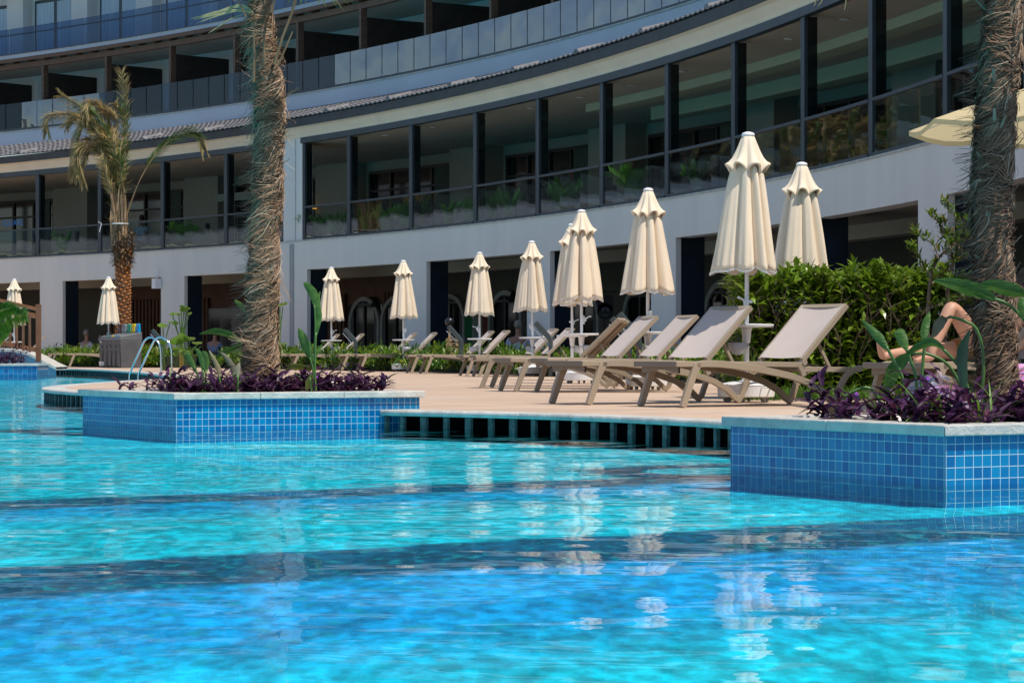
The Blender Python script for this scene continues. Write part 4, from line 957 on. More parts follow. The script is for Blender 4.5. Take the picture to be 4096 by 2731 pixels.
# blown fan leaf to the left and cut leaf stalks near the top
mb = MB()
for a_, b_, c_, d_ in (((1010, 50), (960, 22), (850, 55), (762, 75)), ((1010, 45), (950, 30), (840, 62), (764, 78)), ((1015, 55), (960, 40), (860, 62), (775, 82)), ((1010, 52), (940, 48), (850, 72), (785, 95)), ((985, 55), (930, 75), (880, 105), (832, 136)), ((1010, 50), (930, 42), (860, 50), (800, 66))):
    ribbon(mb, [at(x, 19.9, None, y) for x, y in (a_, b_, c_, d_)], [.008, .013, .012, .002], SZ, .4)
mb.build("blown_frond", mat("pale_frond", (.42, .40, .22), .5, .3, 6, trans=.3), r1, origin=b0)
mb = MB()
for pts, w0 in ((((1098, 260), (1130, 150), (1165, 60), (1195, -40)), .014), (((1112, 262), (1135, 210), (1170, 128)), .011), (((1058, 260), (1056, 180), (1058, 125)), .012), (((1015, 330), (1017, 230), (1016, 130)), .012), (((1140, 390), (1165, 370), (1194, 352)), .009), (((985, 70), (960, 20), (935, -30)), .009), (((1085, 50), (1095, 10), (1102, -30)), .014)):
    mb.tube([at(x, 19.82, None, y) for x, y in pts], [w0]+[w0*.8]*(len(pts)-2)+[w0*.6], 7)
mb.build("leaf_stalks", mat("leaf_stalk", (.20, .13, .07), .5, .5, 3), r1, origin=b0)
m2 = [at(4010, 13.0, .22), at(4000, 13, None, 1600), at(3985, 13, None, 1400), at(3975, 13, None, 1150), at(3965, 13, None, 900), at(3970, 13, None, 600), at(3995, 13, None, 300), at(4010, 13, None, 0), at(4015, 13, None, -350)]
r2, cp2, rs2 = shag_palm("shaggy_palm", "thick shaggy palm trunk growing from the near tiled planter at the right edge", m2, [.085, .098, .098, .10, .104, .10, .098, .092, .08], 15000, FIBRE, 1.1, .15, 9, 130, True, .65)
b1 = Vector(m2[0]); mb = MB()
for pts in (((3390, -60), (3384, 10), (3378, 42)), ((3345, -60), (3340, 5)), ((3280, -60), (3262, 12), (3256, 26)), ((3300, -60), (3290, 0), (3272, 26))):
    ribbon(mb, [at(x, 12.6, None, y) for x, y in pts], [.006]*(len(pts)-1)+[.002], SX, .3)
mb.build("hanging_leaf_tips", MATS["dry_leaf"], r2, origin=b1)

# ---- date palm with orange trunk
def date_palm():
    random.seed(21); Y = 68.0; base = at(492, Y, DECK); r = empty("date_palm", base, 0, "date palm with orange patterned trunk and wind swept half dry fronds tied in a bundle", "palm tree")
    s = Y/F; z = lambda py: CAMZ+(HZ-py)*s
    zt = z(985); c0 = Vector((at(493, Y).x if False else (493-CX)*s, Y, DECK))
    cx_ = lambda t: ((494+(474-494)*t)-CX)*s
    MB().lathe([(.30, 0), (.22, .3), (.20, zt-DECK-.4), (.24, zt-DECK), (.0, zt-DECK+.05)], 22).build("trunk", mat("date_trunk", (.12, .05, .02), .85, .4, 6), r, True)
    mb = MB(); k = 0; zz = .15
    while zz < zt-DECK-.05:
        rdu = .19+.05*max(0, zz-(zt-DECK-.6)); a = k*2.39996; out = Vector((cos(a), sin(a), 0)); t_ = Vector((-sin(a), cos(a), 0)); p = out*rdu+Vector((0, 0, zz)); h, w_ = .115, .085
        mb.add([p-t_*w_-out*.03, p+Vector((0, 0, -h))-out*.03, p+t_*w_-out*.03, p+Vector((0, 0, h*.8))-out*.02, p+out*.045+Vector((0, 0, .03)), p+out*.05-t_*.03+Vector((0, 0, .045)), p+out*.05+t_*.03+Vector((0, 0, .045))],
               [(0, 1, 4, 5), (1, 2, 6, 4), (2, 3, 6), (3, 0, 5), (3, 5, 6), (4, 6, 5)]); zz += .0125; k += 1
    mb.build("leaf_scars", mat("orange_scar", (.44, .16, .04), .7, .35, 5, island=.35, tint=(.30, .2, .1)), r)
    o = Vector((0, 0, zt-DECK)); mb = MB()
    for i in range(900):
        a = rr(0, 6.28); p = Vector((.23*cos(a), .23*sin(a), zt-DECK+rr(-.55, .45))); d = Vector((cos(a)+rr(-1, 1), sin(a)+rr(-1, 1), rr(-.8, 1))); mb.leaf(p, d, rr(.08, .25), rr(.015, .05), rr(0, 1.5), 3, .2)
    mb.build("boot_fibres", mat("date_fibre", (.16, .10, .055), .85, .3, 5, island=.5), r)
    W2 = lambda px, py, dy=0: Vector(((px-CX)*s, Y+dy, z(py)))-base
    fr = [[(478, 940), (474, 800), (490, 560), (496, 295)], [(484, 940), (480, 780), (502, 600), (508, 330)], [(476, 940), (455, 760), (440, 560), (395, 470), (320, 430), (255, 385)],
          [(472, 940), (450, 780), (430, 600), (375, 490), (290, 455), (200, 470), (186, 530)], [(474, 940), (452, 750), (420, 590), (360, 510), (300, 540), (280, 690)], [(478, 940), (462, 740), (445, 550), (405, 430), (362, 420), (358, 480)],
          [(470, 940), (448, 760), (420, 600), (350, 560), (322, 630), (342, 735)], [(482, 940), (470, 740), (465, 560), (450, 470), (400, 440), (365, 470)], [(470, 940), (450, 780), (415, 610), (340, 590), (300, 640), (282, 700)],
          [(478, 940), (460, 760), (445, 620), (400, 540), (350, 500), (300, 470), (262, 500)], [(482, 940), (474, 740), (470, 600), (440, 520), (400, 520), (392, 600)], [(486, 940), (485, 760), (492, 620), (488, 480), (470, 420)],
          [(474, 940), (455, 800), (430, 680), (390, 600), (350, 600), (320, 700)], [(480, 940), (465, 800), (455, 650), (430, 560), (380, 500), (330, 490)], [(488, 940), (480, 860), (470, 700), (452, 600), (430, 560)]]
    gr = MB(); dy_ = MB(); rc = MB()
    for i, f in enumerate(fr):
        c = curve_pts([W2(x+rr(-4, 4), y, rr(-.5, .5)*min(1, k/2)) for k, (x, y) in enumerate(f)], 9); rc.tube(c, [.022*(1-.8*k/len(c)) for k in range(len(c))], 5)
        tgt = gr if i in (0, 1, 11, 2) else dy_
        for k in range(10, len(c)-1):
            t = k/len(c); d = (c[k+1]-c[k]).normalized()
            for sg in (-1, 1):
                for q in range(6):
                    sd = d.cross(Vector((rr(-.3, .3), -1, 0))).normalized()*sg; p = c[k].lerp(c[k+1], q/6)
                    dv = d*rr(.9, 1.5)+sd*rr(.35, .8)+Vector((-.15, rr(-.5, .5), -.15)); (gr if (tgt is gr and t < .8 and rnd() < .8) else dy_).leaf(p, dv, rr(.26, .46)*(1.05-.45*abs(t-.5)), rr(.02, .03), rr(0, .9), 3, .5)
    c = curve_pts([W2(500, 880), W2(560, 720), W2(640, 600), W2(735, 532), W2(790, 545), W2(815, 600)], 12); rc.tube(c, [.02*(1-.8*k/len(c)) for k in range(len(c))], 5)
    for k in range(16, len(c)-1):
        d = (c[k+1]-c[k]).normalized()
        for sg in (-1, 1):
            for q in range(3):
                sd = d.cross(Vector((0, -1, 0))).normalized()*sg; p = c[k].lerp(c[k+1], q/3); (gr if k < 48 else dy_).leaf(p, d*1.1+sd*.55+Vector((0, rr(-.4, .4), -.1)), rr(.3, .5)*(1-.5*abs(k/len(c)-.55)), .028, rr(.1, .7), 3, .5)
    for i in range(110):   # loose spiny strands round the bundle
        a = rr(0, 6.28); p = W2(rr(455, 500), rr(720, 900)); dy_.leaf(p, (rr(-1, 1), rr(-1, 1), rr(-.2, 1)), rr(.2, .6), .012, rr(-.3, .8), 3, .3)
    for i in range(60):
        x = rr(448, 508); rc.tube([W2(x, 985, rr(-.2, .1)), W2(x+rr(-4, 4), 880, rr(-.2, 0)), W2(478+(x-478)*.9, 780, rr(-.15, 0))], [.022, .015, .008], 5)
    rc.build("frond_stalks", mat("date_stalk", (.27, .18, .10), .6, .35, 4, island=.3), r); gr.build("green_fronds", FROND, r); dy_.build("dry_fronds", DRYF, r)
    mb = MB(); mb.lathe([(.245, z(898)-DECK), (.25, z(896)-DECK), (.245, z(894)-DECK)], 20, (-.09, 0, 0)); mb.tube([W2(412, 896, -.25), W2(405, 930, -.3)], .008, 5).tube([W2(412, 896, -.25), W2(400, 890, -.3)], .008, 5); mb.build("tie_string", WHITE, r)
date_palm()
# ---- small added palms behind the terrace glass, standing in for its reflections
def small_palm(label, seed, lean=0, h=.92):
    random.seed(seed); r = empty("reflection_palm", (0, 0, 0), 0, label, "plant", "small added palms standing in for reflections in the terrace glass"); mb = MB()
    for k in range(13):
        a = k*2.4; L = h*rr(.8, 1.1); tip = Vector((cos(a)*L*rr(.2, .5)+lean, sin(a)*.25, L*rr(.75, 1))); c = curve_pts([Vector((0, 0, 0)), tip*.5+Vector((0, 0, .12)), tip], 9)
        for i in range(2, len(c)-1):
            d = (c[i+1]-c[i]).normalized()
            for sg in (-1, 1):
                for q in range(2): mb.leaf(c[i].lerp(c[i+1], q/2), d*.9+d.cross(Vector((0, -1, .2))).normalized()*sg*.8, rr(.14, .24), .026, rr(.1, .7), 3, .4)
    mb.build("fronds", mat("reflection_palm_leaf", (.17, .40, .06), .4, .25, 3, island=.4, trans=.35), r)  # green brightened to suggest sunlit palms mirrored in the glass
    MB().lathe([(0, 0), (.12, 0), (.15, .16), (.13, .16), (0, .12)], 14).build("pot", mat("dark_pot", (.03, .03, .03), .6, .1, 2), r); return r
protos = [small_palm("x", 1), small_palm("x", 2, .25)]
TP = [(1262, 0, "widest small reflection stand-in palm, just right of the white expansion pier"), (1335, 1, "small reflection stand-in palm at the right end of the first glass panel"), (1462, 1, "small reflection stand-in palm leaning left in the second glass panel right of the pier"), (1540, 0, "small reflection stand-in palm in the middle of the second glass panel"), (1622, 0, "small reflection stand-in palm touching the second mullion right of the pier"),
      (1680, 0, "slim reflection stand-in palm at the left of the third glass panel"), (1790, 1, "small reflection stand-in palm in the centre of the third glass panel"), (1870, 1, "small reflection stand-in palm at the right of the third glass panel"), (1960, 1, "small reflection stand-in palm at the left of the fourth glass panel"), (2040, 0, "small reflection stand-in palm at the middle of the fourth glass panel"), (2250, 0, "small reflection stand-in palm in the fifth glass panel above the seated man"),
      (2560, 1, "small reflection stand-in palm above the second nearest umbrella top"), (2790, 1, "small reflection stand-in palm left of the nearest umbrella top"), (250, 0, "small reflection stand-in palm in the lit glass panel left of the date palm"), (745, 0, "small reflection stand-in palm in the panel right of the date palm")]
for i, (px, k, lb) in enumerate(TP):
    o = protos[k] if (i == 0 and k == 0) or (i == 1 and k == 1) else copy_tree(protos[k])
    p = ray(px, .42); o.location = (p.x, p.y, ZS+.03); o.rotation_euler.z = i*.9; o['label'] = lb; o.scale = (1, 1, .78+.12*((i*7) % 3)/2)
# ---- elephant ear plants, fan leaved plant on the left, branching shrub
def heart(mb, p, d, L, m=None):
    mb.leaf(p, d, L, L*.85, rr(.2, .7), 6, .18, shape=lambda t: (.55+.6*math.sin(pi*min(1, t*1.2+.1)))*(1-t)**.45 if t < 1 else 0)
def ear_plant(label, px0, Y, tips, seed):
    random.seed(seed); b = at(px0, Y, DECK); r = empty("elephant_ear_plant", b, 0, label, "plant", "elephant ear plants beyond the pool ladder"); st = MB(); lf = MB()
    for (px, py, L) in tips:
        e = at(px, Y+rr(-.25, .1), None, py); st.tube(curve_pts([b+Vector((rr(-.05, .05), 0, .0)), (b+e)/2+Vector(((b.x-e.x)*.25, 0, .1)), e], 5), .014, 5)
        heart(lf, e, (rr(-.5, .5)+(e.x-b.x)*.8, -.8, rr(.2, .9)), L)
    st.build("stalks", MATS["green_stem"], r, origin=b); lf.build("leaves", mat("ear_leaf", (.12, .25, .03), .35, .2, 2, island=.35, trans=.45), r, origin=b)
ear_plant("tall elephant ear plant with a thick stem in front of the white column", 728, 58, [(715, 1262, .26), (735, 1248, .28), (748, 1238, .26), (700, 1300, .2), (690, 1262, .16), (726, 1230, .14), (755, 1260, .16)], 4)
MB().tube([at(728, 58, DECK), at(724, 58, None, 1370), at(728, 58, None, 1310)], [.06, .05, .04], 9).build("stem", mat("yellow_stem", (.28, .25, .05), .5, .3, 5), bpy.data.objects["elephant_ear_plant"], True, origin=at(728, 58, DECK))
ear_plant("low elephant ear plant with four broad lit leaves right of the pool ladder", 745, 57, [(705, 1380, .38), (735, 1368, .38), (760, 1362, .34), (790, 1378, .3), (740, 1410, .34), (700, 1400, .3)], 5)
ear_plant("thin elephant ear plant with one round leaf just above the pool ladder", 655, 57, [(652, 1310, .3), (680, 1290, .14), (668, 1372, .22), (646, 1378, .2)], 6)
ear_plant("elephant ear plant showing at the right side of the shaggy trunk", 1118, 57, [(1118, 1385, .28), (1130, 1378, .28), (1110, 1395, .25), (1132, 1222, .22), (1120, 1225, .2)], 7)
random.seed(8); b = at(-30, 54, .1); r = empty("fan_leaf_plant", b, 0, "bright green toothed fan leaves before the bridge rail at the left edge", "plant"); mb = MB(); st = MB()
for (x0, y0, x1, y1, w_) in ((-40, 1300, 104, 1266, 60), (-50, 1330, 100, 1250, 50), (-60, 1420, 38, 1308, 44), (-50, 1280, 60, 1236, 44)):
    a, e = at(x0, 54, None, y0), at(x1, 54, None, y1); st.tube([b, a, a.lerp(e, .8)], .012, 5)
    for k in range(26):
        t = k/25; p = a.lerp(e, t)+Vector((0, 0, .1*math.sin(pi*t))); d = (e-a).normalized()
        for sg in (-1, 1): mb.leaf(p, d*.5+Vector((0, -.2, sg*.9)), w_*.0056*(.4+.6*math.sin(pi*min(1, t*.8+.15))), .06, rr(.1, .5), 3, .1)
mb.build("leaves", MATS["ear_leaf"], r, origin=b); st.build("stalks", MATS["green_stem"], r, origin=b)
# shrub
random.seed(13); YB = 21.6; b = at(3713, YB, DECK); r = empty("bottlebrush_shrub", b, 0, "open branching shrub with yellow green leaf clusters rising above the hedge", "shrub"); tw = MB(); lf = MB()
Z = lambda x, y, dy=0: at(3150+x/2.486, YB+dy, None, 600+y/2.486)
BRN = [[(1390, 2000), (1400, 1560), (1430, 1250), (1500, 1080), (1600, 980), (1700, 900)], [(1560, 2000), (1590, 1440), (1640, 1150), (1700, 1000), (1790, 880), (1850, 800)], [(1500, 1080), (1450, 940), (1350, 880), (1270, 820)], [(1640, 1150), (1620, 980), (1560, 820), (1530, 700)],
       [(1700, 1000), (1720, 780), (1650, 640), (1560, 530)], [(1430, 1250), (1370, 1180), (1300, 1060), (1230, 960)], [(1500, 900), (1560, 850), (1650, 830), (1760, 880)], [(1440, 1330), (1560, 1200), (1680, 1100), (1790, 1050)], [(1600, 980), (1680, 830), (1820, 700)], [(1400, 1560), (1500, 1540), (1700, 1490), (1820, 1460)], [(1560, 820), (1500, 720), (1440, 650)], [(1640, 1150), (1600, 1300), (1540, 1380)]]
for i, f in enumerate(BRN):
    c = curve_pts([Z(x, y, rr(-.12, .12)) for x, y in f], 6); w0 = .022 if i < 2 else .008; tw.tube(c, [w0*(1-.75*k/len(c)) for k in range(len(c))], 6)
    for k in range(len(c)//2 if i < 2 else 3, len(c)):
        if rnd() < .75 or k == len(c)-1:
            for q in range(10 if k > len(c)-4 else 5):
                lf.leaf(c[k]+Vector((rr(-.03, .03), rr(-.03, .03), rr(-.02, .03))), (rr(-1, 1), rr(-1, 1), rr(-.1, 1.3)), rr(.06, .10), rr(.016, .026), rr(0, .5), 2, .2)
tw.build("branches", TWIG, r, origin=b); lf.build("leaves", mat("shrub_leaf", (.11, .19, .02), .4, .25, 4, island=.4, trans=.4, tint=(.28, .20, .04)), r, origin=b)

# ============================================================ OBJECTS ROUND THE POOL
# recycling bins
GREY = mat("bin_grey", (.085, .09, .10), .45, .12, 4)
e_ = Vector((.5, -.866, 0)); g_ = Vector((.866, .5, 0)); B0 = at(395, 66.6, DECK); ab = math.atan2(-.866, .5)
BC = [("brown", (.10, .04, .04)), ("grey", (.27, .29, .33)), ("green", (.0, .30, .18)), ("yellow", (.75, .55, .0)), ("blue", (.0, .28, .60))]
for i, (cn_, col) in enumerate(BC):
    p = B0+e_*(.335*i); r = empty("recycling_bin", p, ab, "grey recycling bin with a %s raised flap, in the row of five beside the palm" % cn_, "recycling bin", "grey recycling bins in a row")
    D = .62; W = .32
    MB().hexa([Vector(q) for q in ((.02, .03, 0), (W-.02, .03, 0), (W-.02, D-.02, 0), (.02, D-.02, 0), (0, 0, .74), (W, 0, .74), (W, D, .74), (0, D, .74))]).box((W/2, .01, .25), (.2, .03, .42)).box((W/2, .0, .58), (.2, .03, .1)).build("body", GREY, r, bevel=.012)
    MB().hexa([Vector(q) for q in ((-.004, -.03, .74), (W+.002, -.03, .74), (W+.002, D+.01, .74), (-.004, D+.01, .74), (-.0, .0, .86), (W, .0, .86), (W, D, .965), (0, D, .965))]).build("lid", mat("lid_grey", (.12, .13, .145), .4, .1, 3), r, bevel=.02)
    cm = mat("flap_"+cn_, col, .35, .06, 3)
    fp = MB().hexa([Vector(q) for q in ((.03, D-.10, .95), (W-.03, D-.10, .95), (W-.03, D-.02, .95), (.03, D-.02, .95), (.04, D-.07, 1.19), (W-.04, D-.07, 1.19), (W-.04, D-.03, 1.20), (.04, D-.03, 1.20))]).build("flap", cm, r, bevel=.015)
    MB().box((W/2, D-.105, 1.06), (.16, .012, .11)).build("label_plate", mat("plate_"+cn_, tuple(c*.75+.05 for c in col), .5, .05, 3), fp)
    mk = MB()
    for q in range(3): mk.box((W/2-.03, D-.113, 1.09-.03*q), (.07-.01*q, .004, .010))
    mk.box((W/2+.045, D-.113, 1.065), (.03, .004, .04)); mk.build("markings", mat("pale_mark", (.5, .52, .6), .6, .1, 3), fp)
    MB().box((W/2, -.03, .86), (.09, .03, .035)).build("latch", cm, r, bevel=.008)
# pool ladder
r = empty("pool_ladder", (-7.2, 50, DECK), 0, "stainless steel pool ladder with two curved handrails", "pool ladder"); O_ = Vector((-7.2, 50, DECK))
for a, bq in ((Vector((-7.3, 50.3, 0)), Vector((-8.02, 50.7, 0))), (Vector((-6.98, 49.6, 0)), Vector((-7.72, 49.95, 0)))):
    d = bq-a; q = lambda t, z: Vector((a.x+d.x*t, a.y+d.y*t, z))
    MB().tube(curve_pts([q(0, DECK), q(0, .45), q(.02, .66), q(.12, .80), q(.32, .885), q(.5, .83), q(.62, .68), q(.8, .42), q(.97, .16), q(1, .05), q(1, -.1)], 5), .021, 10).lathe([(.05, DECK), (.05, DECK+.012), (.03, DECK+.02)], 14, q(0, 0)).build("handrail", STEEL, r, True, origin=O_)
# angled floor lamps
LM = mat("lamp_grey", (.045, .058, .062), .4, .1, 3)
FL = [(1846, 51.0, "angled grey lamp post beside the small wooden signpost"), (2203, 44.0, "angled grey lamp post against the white column right of the seated man"), (2556, 33.5, "biggest angled grey lamp head, left of the second nearest umbrella pole"), (2518, 38.0, "angled grey lamp mostly hidden behind the bigger lamp head"), (1424, 57.5, "angled grey lamp head seen above the lounger by the arched door"), (652, 60.5, "angled grey lamp behind the pool ladder")]
for i, (px, Y, lb) in enumerate(FL):
    if i == 0:
        r = empty("floor_lamp", (0, 0, 0), 0, lb, "lamp", "angled grey lamps in the plant bed")
        MB().sweep([(0, 0), (0, .66), (-.06, .74), (-.28, .98)], [.07, .07, .09, .09], -.05, .05).build("post", LM, r, bevel=.005)
        MB().sweep([(-.10, .65), (-.32, .885)], .015, -.035, .035).build("diffuser", WHITE, r); fl0 = r
    else: r = copy_tree(fl0)
    r['label'] = lb; r.location = at(px, Y, DECK); r.rotation_euler.z = rad(-12)
# wooden signpost with three boards
p = at(1798, 52.5, DECK); r = empty("wooden_signpost", p, 0, "small wooden signpost of three stacked boards with a black ball on top", "sign"); MB().box((0, .03, .5), (.05, .04, 1.0)).build("post", mat("pale_wood", (.36, .24, .13), .6, .2, 4), r)
for k in range(4):
    bd = MB().box((.06, 0, .40+.10*k), (.27 if k else .31, .03, .07)).build("board", MATS["pale_wood"], r); MB().box((-.03, -.018, .40+.10*k), (.02, .005, .03)).box((.1, -.018, .40+.10*k), (.08, .005, .04)).build("markings", mat("dark_mark", (.04, .03, .02), .7, .1, 3), bd)
MB().lathe([(0, .99), (.05, 1.0), (.09, 1.04), (.10, 1.09), (.09, 1.14), (.05, 1.18), (0, 1.19)], 18).build("ball", mat("black_ball", (.008, .009, .014), .3, .1, 3), r, True)
# footbridge rail on the left
b = at(155, 60, DECK); r = empty("footbridge", b, 0, "brown wooden footbridge railing over a curved pale stone ramp", "bridge")
Q = lambda px, py, Y=60: at(px, Y, None, py)
BW = mat("rail_wood", (.19, .088, .045), .5, .2, 3)
def bar(mb, a, c, w_, h): d = (c-a).normalized(); up = Vector((0, 0, 1)); s = d.cross(up).normalized()*w_/2; u_ = Vector((0, 0, h/2)); return mb.hexa([a-s-u_, a+s-u_, c+s-u_, c-s-u_, a-s+u_, a+s+u_, c+s+u_, c-s+u_])
MB().box(Q(154, 1333), (.12, .12, 1.42)).box(Q(154, 1221), (.13, .13, .04)).build("post", BW, r, origin=b, bevel=.006)
for (x0, y0, x1, y1, h) in ((-160, 1164, 146, 1236, .08), (-160, 1200, 143, 1264, .12), (-160, 1340, 143, 1399, .11)): bar(MB(), Q(x0, y0, 58), Q(x1, y1), .07, h).build("rail", BW, r, origin=b)
for px in (-70, -42, -14, 13, 40, 67, 93, 119): bar(MB(), Q(px, 1245+.19*px, 59.6)+Vector((-.025, 0, 0)), Q(px, 1250+.19*px, 59.6)+Vector((.025, 0, 0)), .05, .8).build("baluster", BW, r, origin=b) if False else MB().box(Q(px, 1310+.2*px, 59.4), (.055, .055, .92)).build("baluster", BW, r, origin=b)
rp = MB(); pts = [(-40, 1392), (60, 1397), (110, 1410), (150, 1430), (190, 1452), (225, 1468)]; lo = [Q(x, y, 61) for x, y in pts]; vs = []
for q in lo: vs += [q, q+Vector((0, 1.6, 0)), q+Vector((0, 1.6, -.07)), q+Vector((0, 0, -.07)), Vector((q.x, q.y+.03, -.1)), Vector((q.x, q.y+1.5, -.1))]
rp.add(vs, [(i*6+j, i*6+(j+1) % 4, (i+1)*6+(j+1) % 4, (i+1)*6+j) for i in range(5) for j in range(4)]); rp.build("ramp", COPING, r, origin=b)
v2 = [vs[i*6+j] for i in range(6) for j in (3, 4)]; MB().add(v2, [(i*2, i*2+2, i*2+3, i*2+1) for i in range(5)]).build("tiled_side", mat("plain_blue_tile", (.10, .20, .30), .3, .2, 30), r, origin=b)
# beach bag under the shaded lounger
random.seed(2); p = at(3745, 17.9, DECK); r = empty("beach_bag", p, rad(20), "clear plastic beach bag with pink and turquoise contents under the shaded lounger", "bag")
def blob(mb, c, s, seed, n=14):
    random.seed(seed); ph = [rr(0, 6) for _ in range(4)]; vs = []
    for i in range(n+1):
        for j in range(2*n):
            a, b_ = pi*i/n, pi*j/n; k = 1+.10*sin(3*b_+ph[0])*sin(2*a)+.08*sin(5*b_+ph[1]+3*a); vs.append((c[0]+s[0]*k*sin(a)*cos(b_), c[1]+s[1]*k*sin(a)*sin(b_), max(0, c[2]+s[2]*k*cos(a))))
    return mb.add(vs, [(i*2*n+j, (i+1)*2*n+j, (i+1)*2*n+(j+1) % (2*n), i*2*n+(j+1) % (2*n)) for i in range(n) for j in range(2*n)])
blob(MB(), (0, 0, .14), (.26, .16, .15), 3).build("bag", glass_mat("clear_film", (.8, .8, .84), .35), r, True)
blob(MB(), (.02, 0, .13), (.20, .12, .085), 4).build("pink_towel", mat("pink_cloth", (.62, .20, .38), .8, .3, 9), r, True); blob(MB(), (.05, 0, .05), (.2, .12, .055), 5).build("turquoise_towel", mat("teal_cloth", (.02, .28, .34), .8, .2, 9), r, True)
p = at(4090, 17.6, DECK); r = empty("beach_towel", p, rad(30), "pink and lilac striped towel hanging behind the near palm trunk", "towel")
tm = bpy.data.materials.new("striped_towel"); tm.use_nodes = True; n_ = tm.node_tree.nodes; wv_ = n_.new("ShaderNodeTexWave"); wv_.bands_direction = 'Z'; wv_.inputs['Scale'].default_value = 9; tcc = n_.new("ShaderNodeTexCoord"); tm.node_tree.links.new(tcc.outputs['Object'], wv_.inputs['Vector'])
crr = n_.new("ShaderNodeValToRGB"); crr.color_ramp.interpolation = 'CONSTANT'; crr.color_ramp.elements[0].color = (.45, .28, .6, 1); crr.color_ramp.elements[1].position = .5; crr.color_ramp.elements[1].color = (.6, .22, .42, 1); tm.node_tree.links.new(wv_.outputs[0], crr.inputs[0]); tm.node_tree.links.new(crr.outputs[0], n_["Principled BSDF"].inputs[0])
vs = [(.5*i/12-.25, .03*sin(i*1.3), .02+.36*j/8) for i in range(13) for j in range(9)]; tw_ = MB().add(vs, [(i*9+j, (i+1)*9+j, (i+1)*9+j+1, i*9+j+1) for i in range(12) for j in range(8)]).build("cloth", tm, r, True); tw_.modifiers.new("t", 'SOLIDIFY').thickness = .008
# arcade: hanging leaf sign, pendant lamps, mural, blue lettering
th = ang(2421, 1.6); c = P(th, 1.6, 0); sg = empty("hanging_sign", (c.x, c.y, 2.15), 0, "black hanging sign with a grey disc and three leaf emblem", "sign"); Ys = c.y; S = Ys/F
zc = CAMZ+(HZ-1246)*S-2.15
MB().box((0, 0, zc+.20), (62*S, .05, .36)).lathe([(0, -.025), (33*S, -.025), (33*S, .025), (0, .025)], 32).build("board", mat("black_board", (.004, .005, .007), .6, .1, 2), sg)
bd = kids(sg)[0]; me = bd.data
for v in me.vertices:
    if v.index >= 8: x, y, z = v.co; v.co = (x, z, y+zc)
MB().lathe([(0, 0), (18.5*S, 0), (18.5*S, .006), (0, .006)], 32).build("disc", mat("disc_grey", (.10, .115, .17), .7, .1, 3), bd)
dc = kids(bd)[0]
for v in dc.data.vertices: x, y, z = v.co; v.co = (x, -.03-z, y+zc)
mb = MB()
for a in (-.95, 0, .95):
    d = Vector((sin(a), 0, cos(a))); s_ = Vector((cos(a), 0, -sin(a))); o0 = Vector((0, -.045, zc-.07)); L = .16; mb.add([o0, o0+d*L*.45+s_*.035, o0+d*L, o0+d*L*.45-s_*.035], [(0, 1, 2, 3)])
mb.build("leaf_emblem", MATS["black_board"], bd); MB().tube([(-31*S, 0, zc+.45), (44*S, 0, zc+.45)], .012, 6).build("bracket", MATS["black_board"], sg)
for px, lb in ((1502, "black cone pendant lamp hanging before the arched glass door"), (2052, "black cone pendant lamp hanging above the seated man"), (2306, "black cone pendant lamp beside the rear overlapping umbrella")):
    q = P(ang(px, 3.2), 3.2, 1.85)
    if px == 1502:
        r = empty("pendant_lamp", q, 0, lb, "lamp", "black cone lamps in the arcade"); MB().lathe([(.02, .30), (.04, .28), (.16, .02), (.17, 0), (.15, 0), (.03, .24)], 22).build("lamp_shade", mat("black_lamp", (.01, .01, .012)), r, True); MB().tube([(0, 0, .28), (0, 0, 1.08)], .006, 5).build("cord", MATS["black_lamp"], r); pr_ = r
    else: r = copy_tree(pr_); r.location = q; r['label'] = lb
# mural on the arcade wall
t0 = ang(1900, 5.0); r = empty("wall_mural", P(t0, 5.0, .9), 0, "oval wall mural in green, pale grey and dark red behind an umbrella", "mural"); o = P(t0, 5.0, .9)
for nm, m, u0, u1 in (("green_field", mat("mural_green", (.0, .14, .05), .8, .2, 4), -.95, -.35), ("pale_field", mat("mural_pale", (.20, .25, .22), .8, .35, 7), -.35, .4), ("red_field", mat("mural_red", (.13, .02, .02), .8, .3, 4), .4, .95)):
    vs = []; N = 8
    for i in range(N+1):
        u = u0+(u1-u0)*i/N; h = .75*math.sqrt(max(0, 1-u*u)); a = t0-u*.75/82*57.3
        vs += [P(a, 5.06, 1.45-h*1.0), P(a, 5.06, 1.45+h)]
    MB().add(vs, [(2*i, 2*i+1, 2*i+3, 2*i+2) for i in range(N)]).build(nm, m, r, origin=o)
fc = bpy.data.curves.new("neon_text", 'FONT'); fc.body = "SQUARE"; fc.size = .30; fc.extrude = .004; fc.space_character = 1.15
ft = bpy.data.objects.new("neon_text", fc); C.objects.link(ft); bpy.context.view_layer.update(); nm_ = bpy.data.meshes.new_from_object(ft.evaluated_get(bpy.context.evaluated_depsgraph_get())); bpy.data.objects.remove(ft); ne = bpy.data.objects.new("neon_sign", nm_); C.objects.link(ne); tA = ang(8, 4.0); q = P(tA, 4.0, 0); ne.location = (q.x, q.y, CAMZ+(HZ-905)*q.y/F); ne.rotation_euler = (rad(90), 0, rad(-42)); nm_.materials.clear(); nm_.materials.append(mat("blue_lettering", (.02, .10, .30), .5, .05, 2))
mm_ = MATS["blue_lettering"].node_tree.nodes["Principled BSDF"]; mm_.inputs['Emission Color'].default_value = (.03, .14, .45, 1); mm_.inputs['Emission Strength'].default_value = .35
tag(ne, "blue letters SQUARE behind the terrace window at the left edge", "sign")

